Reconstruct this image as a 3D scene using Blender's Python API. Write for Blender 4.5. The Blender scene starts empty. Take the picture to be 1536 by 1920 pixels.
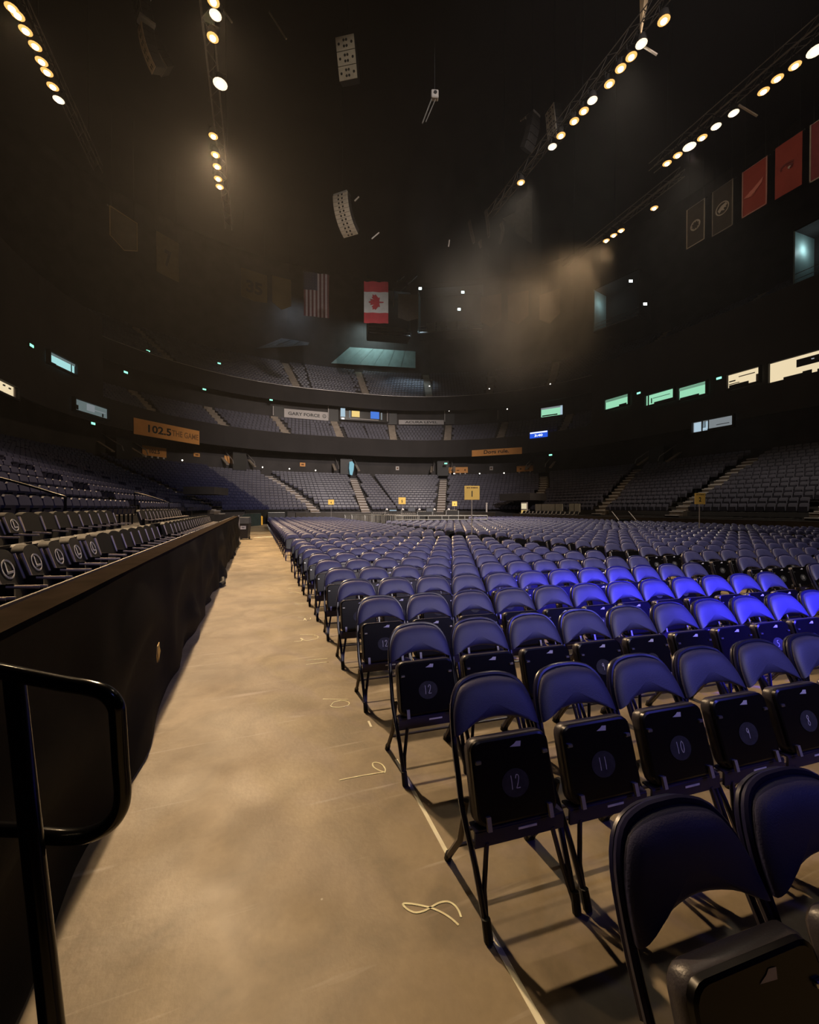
import bpy, math, random
import numpy as np
from mathutils import Vector, Matrix
random.seed(7)
R = random.Random(11)

# ------------------------------------------------------------------ camera
F, YAW, PIT, H = 770.0, .3561, .0116, 1.6108      # focal length in pixels of the 1536x1920 frame
scene = bpy.context.scene
C = scene.collection
cam_d = bpy.data.cameras.new('camera')
cam = bpy.data.objects.new('camera', cam_d); C.objects.link(cam)
cam.location = (0, 0, H); cam.rotation_euler = (math.pi/2 - PIT, 0, -YAW)
cam_d.sensor_fit = 'HORIZONTAL'; cam_d.sensor_width = 36.0; cam_d.lens = F/1536*36
cam_d.clip_start = .05; cam_d.clip_end = 300
scene.camera = cam

# ------------------------------------------------------------------ world, exposure
w = bpy.data.worlds.new('world'); scene.world = w; w.use_nodes = True
w.node_tree.nodes['Background'].inputs[0].default_value = (.62, .58, .60, 1)
w.node_tree.nodes['Background'].inputs[1].default_value = .004
vs = scene.view_settings
vs.view_transform = 'Standard'; vs.look = 'None'; vs.gamma = 1; vs.use_curve_mapping = False
vs.exposure = 0.0
cy = scene.cycles
cy.max_bounces = 5; cy.diffuse_bounces = 2; cy.glossy_bounces = 2; cy.transmission_bounces = 2
cy.volume_bounces = 0; cy.sample_clamp_indirect = 2.0
cy.caustics_reflective = False; cy.caustics_refractive = False

WARM = (1.0, .69, .39); WHITE = (1.0, .86, .68); COOL = (.70, .92, .95)
def lamp(kind, name, loc, energy, color, target=None, size=.3, spot=90, blend=.6, parent=None):
    d = bpy.data.lights.new(name, kind); d.energy = energy; d.color = color
    if kind == 'SPOT':
        d.spot_size = math.radians(spot); d.spot_blend = blend; d.shadow_soft_size = size
    elif kind == 'AREA': d.size = size
    else: d.shadow_soft_size = size
    o = bpy.data.objects.new(name, d); C.objects.link(o); o.location = loc
    if target is not None:
        o.rotation_euler = (Vector(target) - Vector(loc)).to_track_quat('-Z', 'Y').to_euler()
    if parent: o.parent = parent
    return o
# the lit banks of the four house-light trusses (one lamp object stands for each bank)
BANKS = [  # location, target, watts, colour, cone, softness
    ((-2.2, 25.5, 21.5), (0.6, 14.0, 0), 36000, WARM, 84, .35),
    ((-1.6, 18.5, 21.5), (0.8, 10.0, 0), 6500, WARM, 66, .35),
    ((-9.3, 21.5, 21.5), (0.5, 13.0, 0), 2600, WARM, 70, .35),
    ((15.8, 14.0, 21.5), (9.5, 12.5, 0), 5000, WHITE, 70, .35),
    ((15.6, 21.0, 21.5), (11.0, 28.0, 0), 15000, WHITE, 84, .35),
    ((23.0, 16.5, 21.5), (24.0, 17.0, 1), 7000, WHITE, 92, .35),
    ((25.0, 24.0, 21.5), (15.0, 36.0, 2), 6500, WARM, 120, .35),
    ((15.6, 21.8, 21.5), (11.6, 52.0, 9), 9000, WHITE, 64, .35),
]
for i, (l, t, e, c, sp, so) in enumerate(BANKS):
    lamp('SPOT', 'house_bank', l, e, c, t, so, sp, 1.0)
lamp('SPOT', 'blue_spot', (9.5, -7.0, 8.0), 26000, (.03, .02, 1.0), (4.8, 2.3, .7), .15, 15, 1.0)
lamp('SPOT', 'stage_wash', (4.0, -12.0, 13.0), 12000, (1.0, .88, .86), (6.4, 18.0, .8), .4, 51, 1.0)
lamp('SPOT', 'far_end_wash', (11.0, -9.0, 23.0), 95000, (1.0, .86, .80), (12.5, 56.0, 4.0), .5, 44, 1.0)
lamp('SPOT', 'rig_fill', (6.0, -2.0, 20.0), 3800, (1.0, .88, .72), (5.2, 24.0, 23.8), .15, 13, .6)  # unseen fill added to brighten the hanging speaker arrays
lamp('SPOT', 'flag_fill', (11.0, 2.0, 25.0), 11000, (1.0, .94, .92), (10.6, 49.0, 26.6), .2, 17, .7)  # unseen narrow fill added to brighten the two flags
lamp('SPOT', 'blue_wash', (9.2, -7.0, 8.2), 2700, (.14, .14, 1.0), (3.4, 4.4, .6), .3, 36, 1.0)
lamp('SPOT', 'left_stand_wash', (9.0, -4.0, 14.0), 1100, (.22, .28, 1.0), (-7, 12, 2.5), .5, 60, 1.0)
lamp('SPOT', 'upper_wash', (25.0, 61.0, 32.0), 3000, (.62, .86, 1.0), (24.5, 67.5, 21), .6, 62, .9)

# ------------------------------------------------------------------ picture point -> place in the hall
def ray(u, v):
    a, b = (u-768)/F, (v-960)/F
    c, s = math.cos(PIT), math.sin(PIT)
    Y = b*c + s; Z = -b*s + c
    c, s = math.cos(YAW), math.sin(YAW)
    return Vector((a*c + Z*s, -a*s + Z*c, -Y))
def at(u, v, axis, val):
    r = ray(u, v); o = Vector((0, 0, H)); t = (val - o[axis])/r[axis]
    return o + r*t
def deep(u, v, dist):
    r = ray(u, v); z = r.x*math.sin(YAW) + r.y*math.cos(YAW)
    return Vector((0, 0, H)) + r*(dist/z)
def pix(p):
    x, y, z = p[0], p[1], p[2]-H
    c, s = math.cos(YAW), math.sin(YAW); X = x*c - y*s; Z = x*s + y*c; Y = -z
    c, s = math.cos(PIT), math.sin(PIT); Y2 = Y*c - Z*s; Z2 = Y*s + Z*c
    if Z2 < .05: return None
    return 768 + F*X/Z2, 960 + F*Y2/Z2, Z2

# ------------------------------------------------------------------ object helpers
def put(o, parent=None):
    C.objects.link(o)
    if parent: o.parent = parent
    return o
def tag(o, label=None, cat=None, group=None, kind=None):
    if label: o['label'] = label
    if cat: o['category'] = cat
    if group: o['group'] = group
    if kind: o['kind'] = kind
    return o
def thing(name, label, cat, loc=(0, 0, 0), rz=0, group=None):
    o = bpy.data.objects.new(name, None); put(o); o.location = loc; o.rotation_euler = (0, 0, rz)
    o.empty_display_size = .1
    return tag(o, label, cat, group)
def kids(o): return list(o.children)
def dup(root, loc, rz, label=None, group=None):
    r = root.copy(); C.objects.link(r); r.location = loc; r.rotation_euler = (0, 0, rz)
    if label: r['label'] = label
    if group: r['group'] = group
    for ch in kids(root):
        c = ch.copy(); C.objects.link(c); c.parent = r
        for g in kids(ch):
            d = g.copy(); C.objects.link(d); d.parent = c
    return r

class MB:
    def __init__(s): s.v = []; s.f = []
    def add(s, vs, fs):
        n = len(s.v); s.v += [tuple(p) for p in vs]; s.f += [tuple(i+n for i in f) for f in fs]; return s
    def box(s, c, size, M=None, bev=0):
        x, y, z = [k/2 for k in size]
        if bev:
            b = bev; pts = []
            for sx in (-1, 1):
                for sy in (-1, 1):
                    for sz in (-1, 1):
                        pts += [(sx*(x-b), sy*(y-b), sz*z), (sx*(x-b), sy*y, sz*(z-b)), (sx*x, sy*(y-b), sz*(z-b))]
            def ix(sx, sy, sz, k): return ((sx > 0)*4 + (sy > 0)*2 + (sz > 0))*3 + k
            fs = []
            for q in (-1, 1):
                fs.append([ix(-1, -1, q, 0), ix(1, -1, q, 0), ix(1, 1, q, 0), ix(-1, 1, q, 0)])
                fs.append([ix(-1, q, -1, 1), ix(1, q, -1, 1), ix(1, q, 1, 1), ix(-1, q, 1, 1)])
                fs.append([ix(q, -1, -1, 2), ix(q, 1, -1, 2), ix(q, 1, 1, 2), ix(q, -1, 1, 2)])
                for p in (-1, 1):
                    fs.append([ix(-1, q, p, 0), ix(1, q, p, 0), ix(1, q, p, 1), ix(-1, q, p, 1)])
                    fs.append([ix(q, -1, p, 0), ix(q, 1, p, 0), ix(q, 1, p, 2), ix(q, -1, p, 2)])
                    fs.append([ix(q, p, -1, 1), ix(q, p, 1, 1), ix(q, p, 1, 2), ix(q, p, -1, 2)])
                    for r in (-1, 1): fs.append([ix(q, p, r, 0), ix(q, p, r, 1), ix(q, p, r, 2)])
        else:
            pts = [(sx*x, sy*y, sz*z) for sx in (-1, 1) for sy in (-1, 1) for sz in (-1, 1)]
            fs = [(0, 1, 3, 2), (4, 6, 7, 5), (0, 4, 5, 1), (2, 3, 7, 6), (0, 2, 6, 4), (1, 5, 7, 3)]
        out = []
        for p in pts:
            q = Vector(p)
            if M is not None: q = M @ q
            out.append(q + Vector(c))
        return s.add(out, fs)
    def tube(s, pts, r, n=8, closed=False, flat=1.0):
        pts = [Vector(p) for p in pts]; m = len(pts); base = len(s.v); up = None
        rr = r if isinstance(r, (list, tuple)) else [r]*m
        for i, p in enumerate(pts):
            a = pts[i-1] if (i > 0 or closed) else p
            b = pts[(i+1) % m] if (i < m-1 or closed) else p
            t = (b-a).normalized()
            if up is None:
                up = Vector((0, 0, 1)) if abs(t.z) < .9 else Vector((1, 0, 0))
            x = t.cross(up).normalized(); up = x.cross(t).normalized()
            for k in range(n):
                a = 2*math.pi*(k+.5)/n
                s.v.append(tuple(p + x*math.cos(a)*rr[i] + up*math.sin(a)*rr[i]*flat))
        for i in range(m if closed else m-1):
            j = (i+1) % m
            for k in range(n):
                l = (k+1) % n
                s.f.append((base+i*n+k, base+i*n+l, base+j*n+l, base+j*n+k))
        if not closed:
            s.f.append(tuple(base+k for k in range(n))[::-1]); s.f.append(tuple(base+(m-1)*n+k for k in range(n)))
        return s
    def prism(s, outline, vec, cap=True):
        n = len(outline); a = [Vector(p) for p in outline]; v = Vector(vec); base = len(s.v)
        s.v += [tuple(p) for p in a] + [tuple(p+v) for p in a]
        for i in range(n):
            j = (i+1) % n; s.f.append((base+i, base+j, base+n+j, base+n+i))
        if cap:
            s.f.append(tuple(base+i for i in range(n))[::-1]); s.f.append(tuple(base+n+i for i in range(n)))
        return s
    def lathe(s, prof, n=16, c=(0, 0, 0), M=None):
        base = len(s.v); m = len(prof)
        for r, z in prof:
            for k in range(n):
                a = 2*math.pi*k/n; q = Vector((r*math.cos(a), r*math.sin(a), z))
                if M is not None: q = M @ q
                s.v.append(tuple(q + Vector(c)))
        for i in range(m-1):
            for k in range(n):
                l = (k+1) % n; s.f.append((base+i*n+k, base+i*n+l, base+(i+1)*n+l, base+(i+1)*n+k))
        s.f.append(tuple(base+k for k in range(n))[::-1]); s.f.append(tuple(base+(m-1)*n+k for k in range(n)))
        return s
    def ribbon(s, pts, wd, nrm=(0, 0, 1), th=0.0015):
        "a flat stroke of the given width lying on a surface with normal nrm"
        pts = [Vector(p) for p in pts]; nv = Vector(nrm).normalized(); L = []; Rr = []
        for i, p in enumerate(pts):
            a = pts[max(i-1, 0)]; b = pts[min(i+1, len(pts)-1)]
            t = (b-a).normalized(); x = t.cross(nv).normalized()*wd/2
            L.append(p+x); Rr.append(p-x)
        base = len(s.v); m = len(pts)
        for q in (0, 1):
            off = nv*(th if q else 0)
            s.v += [tuple(p+off) for p in L] + [tuple(p+off) for p in Rr]
        t0 = base + 2*m
        for i in range(m-1):
            s.f.append((t0+i, t0+i+1, t0+m+i+1, t0+m+i))
            s.f.append((base+i, base+m+i, base+m+i+1, base+i+1))
            s.f.append((base+i, base+i+1, t0+i+1, t0+i)); s.f.append((base+m+i, t0+m+i, t0+m+i+1, base+m+i+1))
        return s
    def mesh(s, name, mat, smooth=False):
        me = bpy.data.meshes.new(name); me.from_pydata(s.v, [], s.f)
        if mat: me.materials.append(mat)
        if smooth:
            me.polygons.foreach_set('use_smooth', [True]*len(me.polygons))
            try: me.set_sharp_from_angle(angle=math.radians(42))
            except Exception: pass
        me.update(); return me
    def obj(s, name, mat, parent=None, smooth=False):
        import bmesh
        me = s.mesh(name, mat, smooth)
        bm = bmesh.new(); bm.from_mesh(me); bmesh.ops.recalc_face_normals(bm, faces=bm.faces); bm.to_mesh(me); bm.free()
        return put(bpy.data.objects.new(name, me), parent)

def text_obj(name, txt, mat, parent, width=None, height=1.0, th=.004, bold=0.0, M=None, sx=1.0):
    cu = bpy.data.curves.new('lettering', 'FONT'); cu.body = txt; cu.size = 1; cu.extrude = 0; cu.offset = bold
    cu.align_x = 'CENTER'; cu.align_y = 'CENTER'; cu.resolution_u = 3
    t = bpy.data.objects.new('lettering', cu); C.objects.link(t)
    dg = bpy.context.evaluated_depsgraph_get()
    me = bpy.data.meshes.new_from_object(t.evaluated_get(dg))
    C.objects.unlink(t); bpy.data.objects.remove(t)
    xs = [v.co.x for v in me.vertices]; ys = [v.co.y for v in me.vertices]
    cx, cyy = (max(xs)+min(xs))/2, (max(ys)+min(ys))/2
    sy = height/(max(ys)-min(ys)); kx = (width/(max(xs)-min(xs))) if width else sy*sx
    for v in me.vertices:
        p = Vector(((v.co.x-cx)*kx, (v.co.y-cyy)*sy, th))
        v.co = (M @ p) if M is not None else p
    me.materials.clear(); me.materials.append(mat); me.name = name
    return put(bpy.data.objects.new(name, me), parent)

# ------------------------------------------------------------------ materials
def mat(name, col, rough=.5, metal=0, spec=.5, bump=0, bscale=60, var=0, vscale=3, emit=0, ecol=None, coat=0):
    m = bpy.data.materials.new(name); m.use_nodes = True; nt = m.node_tree; b = nt.nodes['Principled BSDF']
    b.inputs['Base Color'].default_value = (*col, 1); b.inputs['Roughness'].default_value = rough
    b.inputs['Metallic'].default_value = metal; b.inputs['Specular IOR Level'].default_value = spec
    b.inputs['Coat Weight'].default_value = coat; b.inputs['Coat Roughness'].default_value = .15
    if emit:
        b.inputs['Emission Color'].default_value = (*(ecol or col), 1); b.inputs['Emission Strength'].default_value = emit
    if bump or var:
        tc = nt.nodes.new('ShaderNodeTexCoord')
    if bump:
        n = nt.nodes.new('ShaderNodeTexNoise'); n.inputs['Scale'].default_value = bscale; n.inputs['Detail'].default_value = 3
        nt.links.new(tc.outputs['Object'], n.inputs['Vector'])
        bp = nt.nodes.new('ShaderNodeBump'); bp.inputs['Strength'].default_value = bump; bp.inputs['Distance'].default_value = .01
        nt.links.new(n.outputs['Fac'], bp.inputs['Height']); nt.links.new(bp.outputs['Normal'], b.inputs['Normal'])
    if var:
        n = nt.nodes.new('ShaderNodeTexNoise'); n.inputs['Scale'].default_value = vscale; n.inputs['Detail'].default_value = 4
        nt.links.new(tc.outputs['Object'], n.inputs['Vector'])
        rp = nt.nodes.new('ShaderNodeValToRGB')
        rp.color_ramp.elements[0].position = .3; rp.color_ramp.elements[1].position = .7
        rp.color_ramp.elements[0].color = (*[c*(1-var) for c in col], 1); rp.color_ramp.elements[1].color = (*[min(1, c*(1+var)) for c in col], 1)
        nt.links.new(n.outputs['Fac'], rp.inputs['Fac']); nt.links.new(rp.outputs['Color'], b.inputs['Base Color'])
    return m
VINYL = mat('navy_vinyl', (.042, .043, .130), .52, spec=.95, bump=.12, bscale=220, var=.12, vscale=9)
NAVY = mat('navy_enamel', (.014, .014, .055), .30, spec=.6, var=.15, vscale=12)
SEATV = mat('black_vinyl', (.045, .041, .052), .38, bump=.1, bscale=180, var=.1, vscale=8)
PAN = mat('black_enamel', (.0035, .003, .0035), .30, spec=.35, var=.3, vscale=7)
RUB = mat('black_rubber', (.008, .008, .008), .7, var=.2)
LEGLIT = mat('highlight_brown_enamel', (.05, .038, .03), .45, var=.25, vscale=14)  # highlights on the left rear leg put into its colour
STEEL = mat('bright_steel', (.7, .7, .7), .3, metal=1, var=.1)
CHALK = mat('white_chalk', (.75, .75, .72), .9, var=.25, vscale=60)
DISC = mat('grey_disc', (.035, .036, .037), .7, var=.3, vscale=40)
YCHALK = mat('cream_paint_pen', (.95, .90, .62), .8, var=.15, vscale=30)
TAPE = mat('cream_tape', (.95, .90, .72), .7, var=.1, vscale=8)
PAPER = mat('white_sticker', (.8, .79, .85), .6, var=.08, vscale=30)
BLACKP = mat('black_paint', (.010, .010, .010), .5, var=.2)
GLOSSB = mat('gloss_black_enamel', (.004, .004, .005), .16, spec=.6, var=.2, vscale=20)
CLOTH = mat('black_drape', (.014, .0132, .0125), .7, spec=.06, bump=.2, bscale=300, var=.25, vscale=2)
LEDGE = mat('brown_grey_ledge', (.040, .030, .022), .8, spec=0, var=.2, vscale=5, bump=.1, bscale=40)
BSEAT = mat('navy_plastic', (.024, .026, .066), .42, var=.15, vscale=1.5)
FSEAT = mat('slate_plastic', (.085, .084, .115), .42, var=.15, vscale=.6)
CSEAT = mat('black_leather', (.010, .009, .008), .5, bump=.15, bscale=90, var=.15, vscale=6)
CMET = mat('grey_seat_metal', (.50, .43, .36), .4, metal=.3, var=.1)
CONC = mat('dark_concrete', (.040, .036, .036), .8, var=.25, vscale=.6, bump=.2, bscale=8)
STAIR = mat('tan_stair_concrete', (.30, .25, .20), .8, var=.2, vscale=1.2)
STAIRD = mat('brown_stair_concrete', (.15, .12, .095), .8, var=.2, vscale=1.2)
WALLD = mat('charcoal_wall', (.022, .019, .020), .85, var=.25, vscale=.3)
CEIL = mat('black_ceiling', (.012, .010, .010), .9, var=.3, vscale=.2)
TEALW = mat('pale_teal_panel', (.36, .50, .49), .6, var=.12, vscale=.9, bump=.15, bscale=6)
RAILM = mat('pale_rail_metal', (.45, .42, .40), .4, metal=.6, var=.1)
ORANGE = mat('amber_board', (.78, .36, .10), .6, var=.08, vscale=.8)
YELLOW = mat('yellow_board', (.98, .66, .15), .6, var=.05, vscale=2)
WHITEB = mat('white_board', (.60, .56, .54), .6, var=.08, vscale=.8)
REDF = mat('red_fabric', (.55, .05, .07), .8, var=.12, vscale=1.2)
WHITEF = mat('white_fabric', (.72, .72, .70), .8, var=.08, vscale=1.5)
DIMF = mat('dim_white_fabric', (.34, .28, .28), .85, var=.1)  # white stripes darkened in colour to stand in for weak light
BLUEF = mat('navy_fabric', (.020, .020, .045), .8, var=.1)
TANF = mat('tan_banner', (.11, .08, .036), .85, var=.15, vscale=.7)
DKF = mat('black_banner', (.030, .024, .020), .85, var=.2)
REDB = mat('brick_red_banner', (.26, .035, .025), .85, var=.12, vscale=.8)
GREYF = mat('grey_print', (.40, .36, .32), .8, var=.1)
PAB = mat('black_cabinet', (.012, .011, .010), .6, var=.2)
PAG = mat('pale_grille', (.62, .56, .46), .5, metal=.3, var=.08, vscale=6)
TRUSS = mat('truss_aluminium', (.22, .20, .18), .5, metal=.7, var=.1)
BINM = mat('black_bin_plastic', (.020, .020, .024), .5, var=.15)
BINL = mat('slate_bin_lid', (.06, .065, .08), .5, var=.15)
TEALD = mat('dark_teal_hoarding', (.020, .036, .036), .6, var=.2)
BROWNP = mat('brown_lettering', (.16, .07, .015), .7, var=.1)
YPOST = mat('yellow_post', (.90, .48, .04), .5, var=.1)
GALV = mat('galvanised_steel', (.50, .50, .48), .45, metal=.5, var=.12, vscale=6)
def emis(name, col, st):
    m = bpy.data.materials.new(name); m.use_nodes = True; nt = m.node_tree; nt.nodes.clear()
    o = nt.nodes.new('ShaderNodeOutputMaterial'); e = nt.nodes.new('ShaderNodeEmission')
    e.inputs[0].default_value = (*col, 1); e.inputs[1].default_value = st
    nt.links.new(e.outputs[0], o.inputs[0]); return m
E_WARM = emis('lit_lens_amber', (1, .62, .26), 30); E_WHITE = emis('lit_lens_white', (1, .90, .76), 40)
E_HALOA = emis('halo_glow_amber', (1, .50, .14), 1.3); E_HALOW = emis('halo_glow_white', (1, .80, .55), 1.6)
E_TEAL = emis('lit_room_teal', (.50, .95, .95), .75); E_GREEN = emis('lit_room_green', (.42, .95, .62), .75)
E_CREAM = emis('lit_room_cream', (1, .82, .52), .85); E_GREY = emis('lit_room_grey', (.55, .62, .66), .35)
E_PALE = emis('lit_room_pale_blue', (.62, .84, 1), .65); E_DIM = emis('lit_room_dim_teal', (.40, .52, .52), .28)
E_SCREEN = emis('screen_blue', (.02, .10, .75), 1.0); E_SCRW = emis('screen_white', (.9, .95, 1), 1.2)
E_GRN = emis('exit_sign_green', (.30, 1, .65), 1.6); E_SM = emis('small_lamp', (1, .92, .80), 4)
E_SLIM = emis('light_strip', (.85, .86, 1), .9)
E_SCRO = emis('screen_amber', (1, .72, .25), .9)

def floor_mat():
    m = bpy.data.materials.new('polished_concrete'); m.use_nodes = True; nt = m.node_tree; b = nt.nodes['Principled BSDF']
    L = nt.links; tc = nt.nodes.new('ShaderNodeTexCoord')
    def noise(sc, det=5, dist=0, vec=None):
        n = nt.nodes.new('ShaderNodeTexNoise'); n.inputs['Scale'].default_value = sc; n.inputs['Detail'].default_value = det
        n.inputs['Distortion'].default_value = dist; L.new(vec or tc.outputs['Object'], n.inputs['Vector']); return n
    def ramp(src, a, b_, ca, cb):
        r = nt.nodes.new('ShaderNodeValToRGB'); e = r.color_ramp.elements
        e[0].position = a; e[1].position = b_; e[0].color = (*ca, 1); e[1].color = (*cb, 1); L.new(src, r.inputs['Fac']); return r
    def mix(mode, f, x, y):
        k = nt.nodes.new('ShaderNodeMixRGB'); k.blend_type = mode
        if isinstance(f, float): k.inputs[0].default_value = f
        else: L.new(f, k.inputs[0])
        L.new(x, k.inputs[1]); L.new(y, k.inputs[2]); return k
    base = ramp(noise(.55, 6, .6).outputs['Fac'], .32, .68, (.228, .182, .122), (.41, .325, .205))
    blot = ramp(noise(2.6, 6, 1.2).outputs['Fac'], .35, .62, (.58, .57, .56), (1, 1, 1))
    c1 = mix('MULTIPLY', .75, base.outputs['Color'], blot.outputs['Color'])
    fine = ramp(noise(26, 5).outputs['Fac'], .3, .7, (.84, .84, .84), (1.05, 1.05, 1.05))
    c2 = mix('MULTIPLY', .6, c1.outputs[0], fine.outputs['Color'])
    # scratches: thin pale streaks of wear
    mp = nt.nodes.new('ShaderNodeMapping'); mp.inputs['Rotation'].default_value = (0, 0, .75); mp.inputs['Scale'].default_value = (1.1, 16, 1)
    L.new(tc.outputs['Object'], mp.inputs['Vector'])
    sc = ramp(noise(1.1, 4, .4, mp.outputs['Vector']).outputs['Fac'], .63, .74, (0, 0, 0), (.5, .5, .5))
    wh = nt.nodes.new('ShaderNodeRGB'); wh.outputs[0].default_value = (.52, .45, .36, 1)
    c3 = mix('MIX', sc.outputs['Color'], c2.outputs[0], wh.outputs[0])
    # paint flecks
    vo = nt.nodes.new('ShaderNodeTexVoronoi'); vo.inputs['Scale'].default_value = 5.5; L.new(tc.outputs['Object'], vo.inputs['Vector'])
    fl = ramp(vo.outputs['Distance'], .018, .035, (.75, .75, .75), (0, 0, 0))
    fw = nt.nodes.new('ShaderNodeRGB'); fw.outputs[0].default_value = (.75, .70, .58, 1)
    msk = ramp(noise(.9, 3).outputs['Fac'], .5, .6, (0, 0, 0), (1, 1, 1))
    ff = mix('MULTIPLY', 1.0, fl.outputs['Color'], msk.outputs['Color'])
    c4 = mix('MIX', ff.outputs[0], c3.outputs[0], fw.outputs[0])
    L.new(c4.outputs[0], b.inputs['Base Color'])
    rr = ramp(noise(1.7, 5).outputs['Fac'], .3, .7, (.42, .42, .42), (.65, .65, .65)); L.new(rr.outputs['Color'], b.inputs['Roughness'])
    bp = nt.nodes.new('ShaderNodeBump'); bp.inputs['Strength'].default_value = .12; bp.inputs['Distance'].default_value = .01
    L.new(noise(40, 4).outputs['Fac'], bp.inputs['Height']); L.new(bp.outputs['Normal'], b.inputs['Normal'])
    return m
FLOOR = floor_mat()

# ------------------------------------------------------------------ plan of the bowl: a rink outline and its offsets
XL, XR, YF, RC, Y0 = -0.8, 24.0, 43.0, 8.5, -12.0
LS = YF-RC-Y0; LA = RC*math.pi/2; LE = XR-XL-2*RC
SS = [0, LS, LS+LA, LS+LA+LE, LS+2*LA+LE, 2*LS+2*LA+LE]
def path(s, d):
    "station s on the rink edge, d metres outward -> x, y, outward normal angle"
    if s < SS[1]: return XL-d, Y0+s, math.pi
    if s < SS[2]:
        a = math.pi-(s-SS[1])/RC; return XL+RC+(RC+d)*math.cos(a), YF-RC+(RC+d)*math.sin(a), a
    if s < SS[3]: return XL+RC+s-SS[2], YF+d, math.pi/2
    if s < SS[4]:
        a = math.pi/2-(s-SS[3])/RC; return XR-RC+(RC+d)*math.cos(a), YF-RC+(RC+d)*math.sin(a), a
    return XR+d, YF-RC-(s-SS[4]), 0.0
def stations(s0, s1, step=1.1):
    out = [s0]
    for i in range(1, int((s1-s0)/step)+1): out.append(s0+i*step)
    for k in SS[1:5]:
        if s0 < k < s1: out.append(k)
    out.append(s1); return sorted(set(round(x, 3) for x in out))
def sweep(mb, prof, s0, s1, closed=True, step=1.1):
    "sweep a (d, z) profile along the bowl"
    st = stations(s0, s1, step); n = len(prof); base = len(mb.v)
    for s in st:
        for d, z in prof:
            x, y, _ = path(s, d); mb.v.append((x, y, z))
    for i in range(len(st)-1):
        for k in range(n if closed else n-1):
            l = (k+1) % n; mb.f.append((base+i*n+k, base+i*n+l, base+(i+1)*n+l, base+(i+1)*n+k))
    if closed:
        mb.f.append(tuple(base+k for k in range(n))); mb.f.append(tuple(base+(len(st)-1)*n+k for k in range(n))[::-1])
    return mb
def invs(u, v, d):
    "station and height where the sight line through a picture point meets the offset surface d"
    r = ray(u, v); best = None
    for i in range(1500):
        s = SS[5]*i/1500; x, y, _ = path(s, d)
        if r.x*x + r.y*y <= 0: continue
        e = abs(x*r.y - y*r.x)/math.hypot(x, y)
        if best is None or e < best[0]: best = (e, s, x, y)
    _, s, x, y = best
    return s, H + r.z*math.hypot(x, y)/math.hypot(r.x, r.y)
def frame_at(s, d, z):
    "matrix: local x to the viewer's right along the bowl, local y outward, z up"
    x, y, a = path(s, d)
    return Matrix.Translation((x, y, z)) @ Matrix.Rotation(a - math.pi/2, 4, 'Z')
S0, S1 = 8.0, 112.0

# ------------------------------------------------------------------ room shell
fl = MB(); fl.box((11.6, 22, -.15), (75, 110, .3)); tag(fl.obj('floor', FLOOR), kind='structure')
mb = MB(); mb.box((11.6, 25, 44.2), (150, 170, .4)); tag(mb.obj('ceiling', CEIL), kind='structure')
for nm, c, s in (('wall_left', (-58, 25, 22), (.4, 170, 44.4)), ('wall_right', (82, 25, 22), (.4, 170, 44.4)),
                 ('wall_far', (11.6, 108, 22), (150, .4, 44.4)), ('wall_near', (11.6, -58, 22), (150, .4, 44.4))):
    mb = MB(); mb.box(c, s); tag(mb.obj(nm, CEIL), kind='structure')
# rink edge: low side walls with a ledge on top; the left one stops short of a gateway
def low_wall(name, s0, s1, h, m=BLACKP, cap=LEDGE, capw=.17):
    mb = MB(); sweep(mb, [(0, 0), (.12, 0), (.12, h-.03), (0, h-.03)], s0, s1)
    o = mb.obj(name, m); tag(o, kind='structure')
    mb = MB(); sweep(mb, [(-.012, h-.03), (capw, h-.03), (capw, h), (-.012, h)], s0, s1); mb.obj('ledge_cap', cap, o)
    mb = MB(); sweep(mb, [(capw-.004, h), (capw+.008, h), (capw+.008, h+.012), (capw-.004, h+.012)], s0, s1); mb.obj('edge_strip', RAILM, o)
    return o
low_wall('trim_1', 8, -Y0+20.5, 1.20)
low_wall('trim_2', -Y0+30.0, 51.0, 1.07, TEALD, TEALD, .12)
low_wall('trim_3', 55.6, 78.0, 1.07, mat('dark_boards', (.035, .030, .026), .6, var=.2), BLACKP, .12)
low_wall('trim_4', 80.6, 112, .95, mat('brown_boards', (.045, .033, .028), .6, var=.2), BLACKP, .12)

# ------------------------------------------------------------------ seating tiers
def tier(name, label, d0, z0, n, dd, dz, s0, s1, front, back):
    o = thing(name, label, 'stand')
    prof = [(d0, front)]
    for i in range(n): prof += [(d0+i*dd, z0+i*dz), (d0+(i+1)*dd, z0+i*dz)]
    prof += [(d0+n*dd, back)]
    mb = MB(); sweep(mb, prof, s0, s1, closed=False, step=.9); mb.obj('terrace_steps', CONC, o)
    return o
LD0, LZ0, LN, LDD, LDZ = 3.0, .98, 16, .844, .332
lower = tier('lower_stand', 'lowest ring of stepped seating around the arena floor', LD0, LZ0, LN, LDD, LDZ, S0, S1, .40, 10.9)
mb = MB(); sweep(mb, [(.13, .05), (.13, .42), (1.75, .42), (1.75, .70), (LD0, .70), (LD0, .05)], S0, -Y0+20.5); mb.obj('front_platform', CONC, lower)
mb = MB(); sweep(mb, [(.13, .05), (.13, .42), (1.75, .42), (1.75, .70), (LD0, .70), (LD0, .05)], 58.6, 78.2); mb.obj('front_platform', CONC, lower)
mb = MB(); sweep(mb, [(.13, .05), (.13, .42), (1.75, .42), (1.75, .70), (LD0, .70), (LD0, .05)], 80.4, S1); mb.obj('front_platform', CONC, lower)
MD0, MZ0, MN, MDD, MDZ = 14.0, 10.75, 8, .875, .52
middle = tier('middle_stand', 'middle balcony of seats below the suite windows', MD0, MZ0, MN, MDD, MDZ, S0, S1, 8.9, 18.6)
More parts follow.
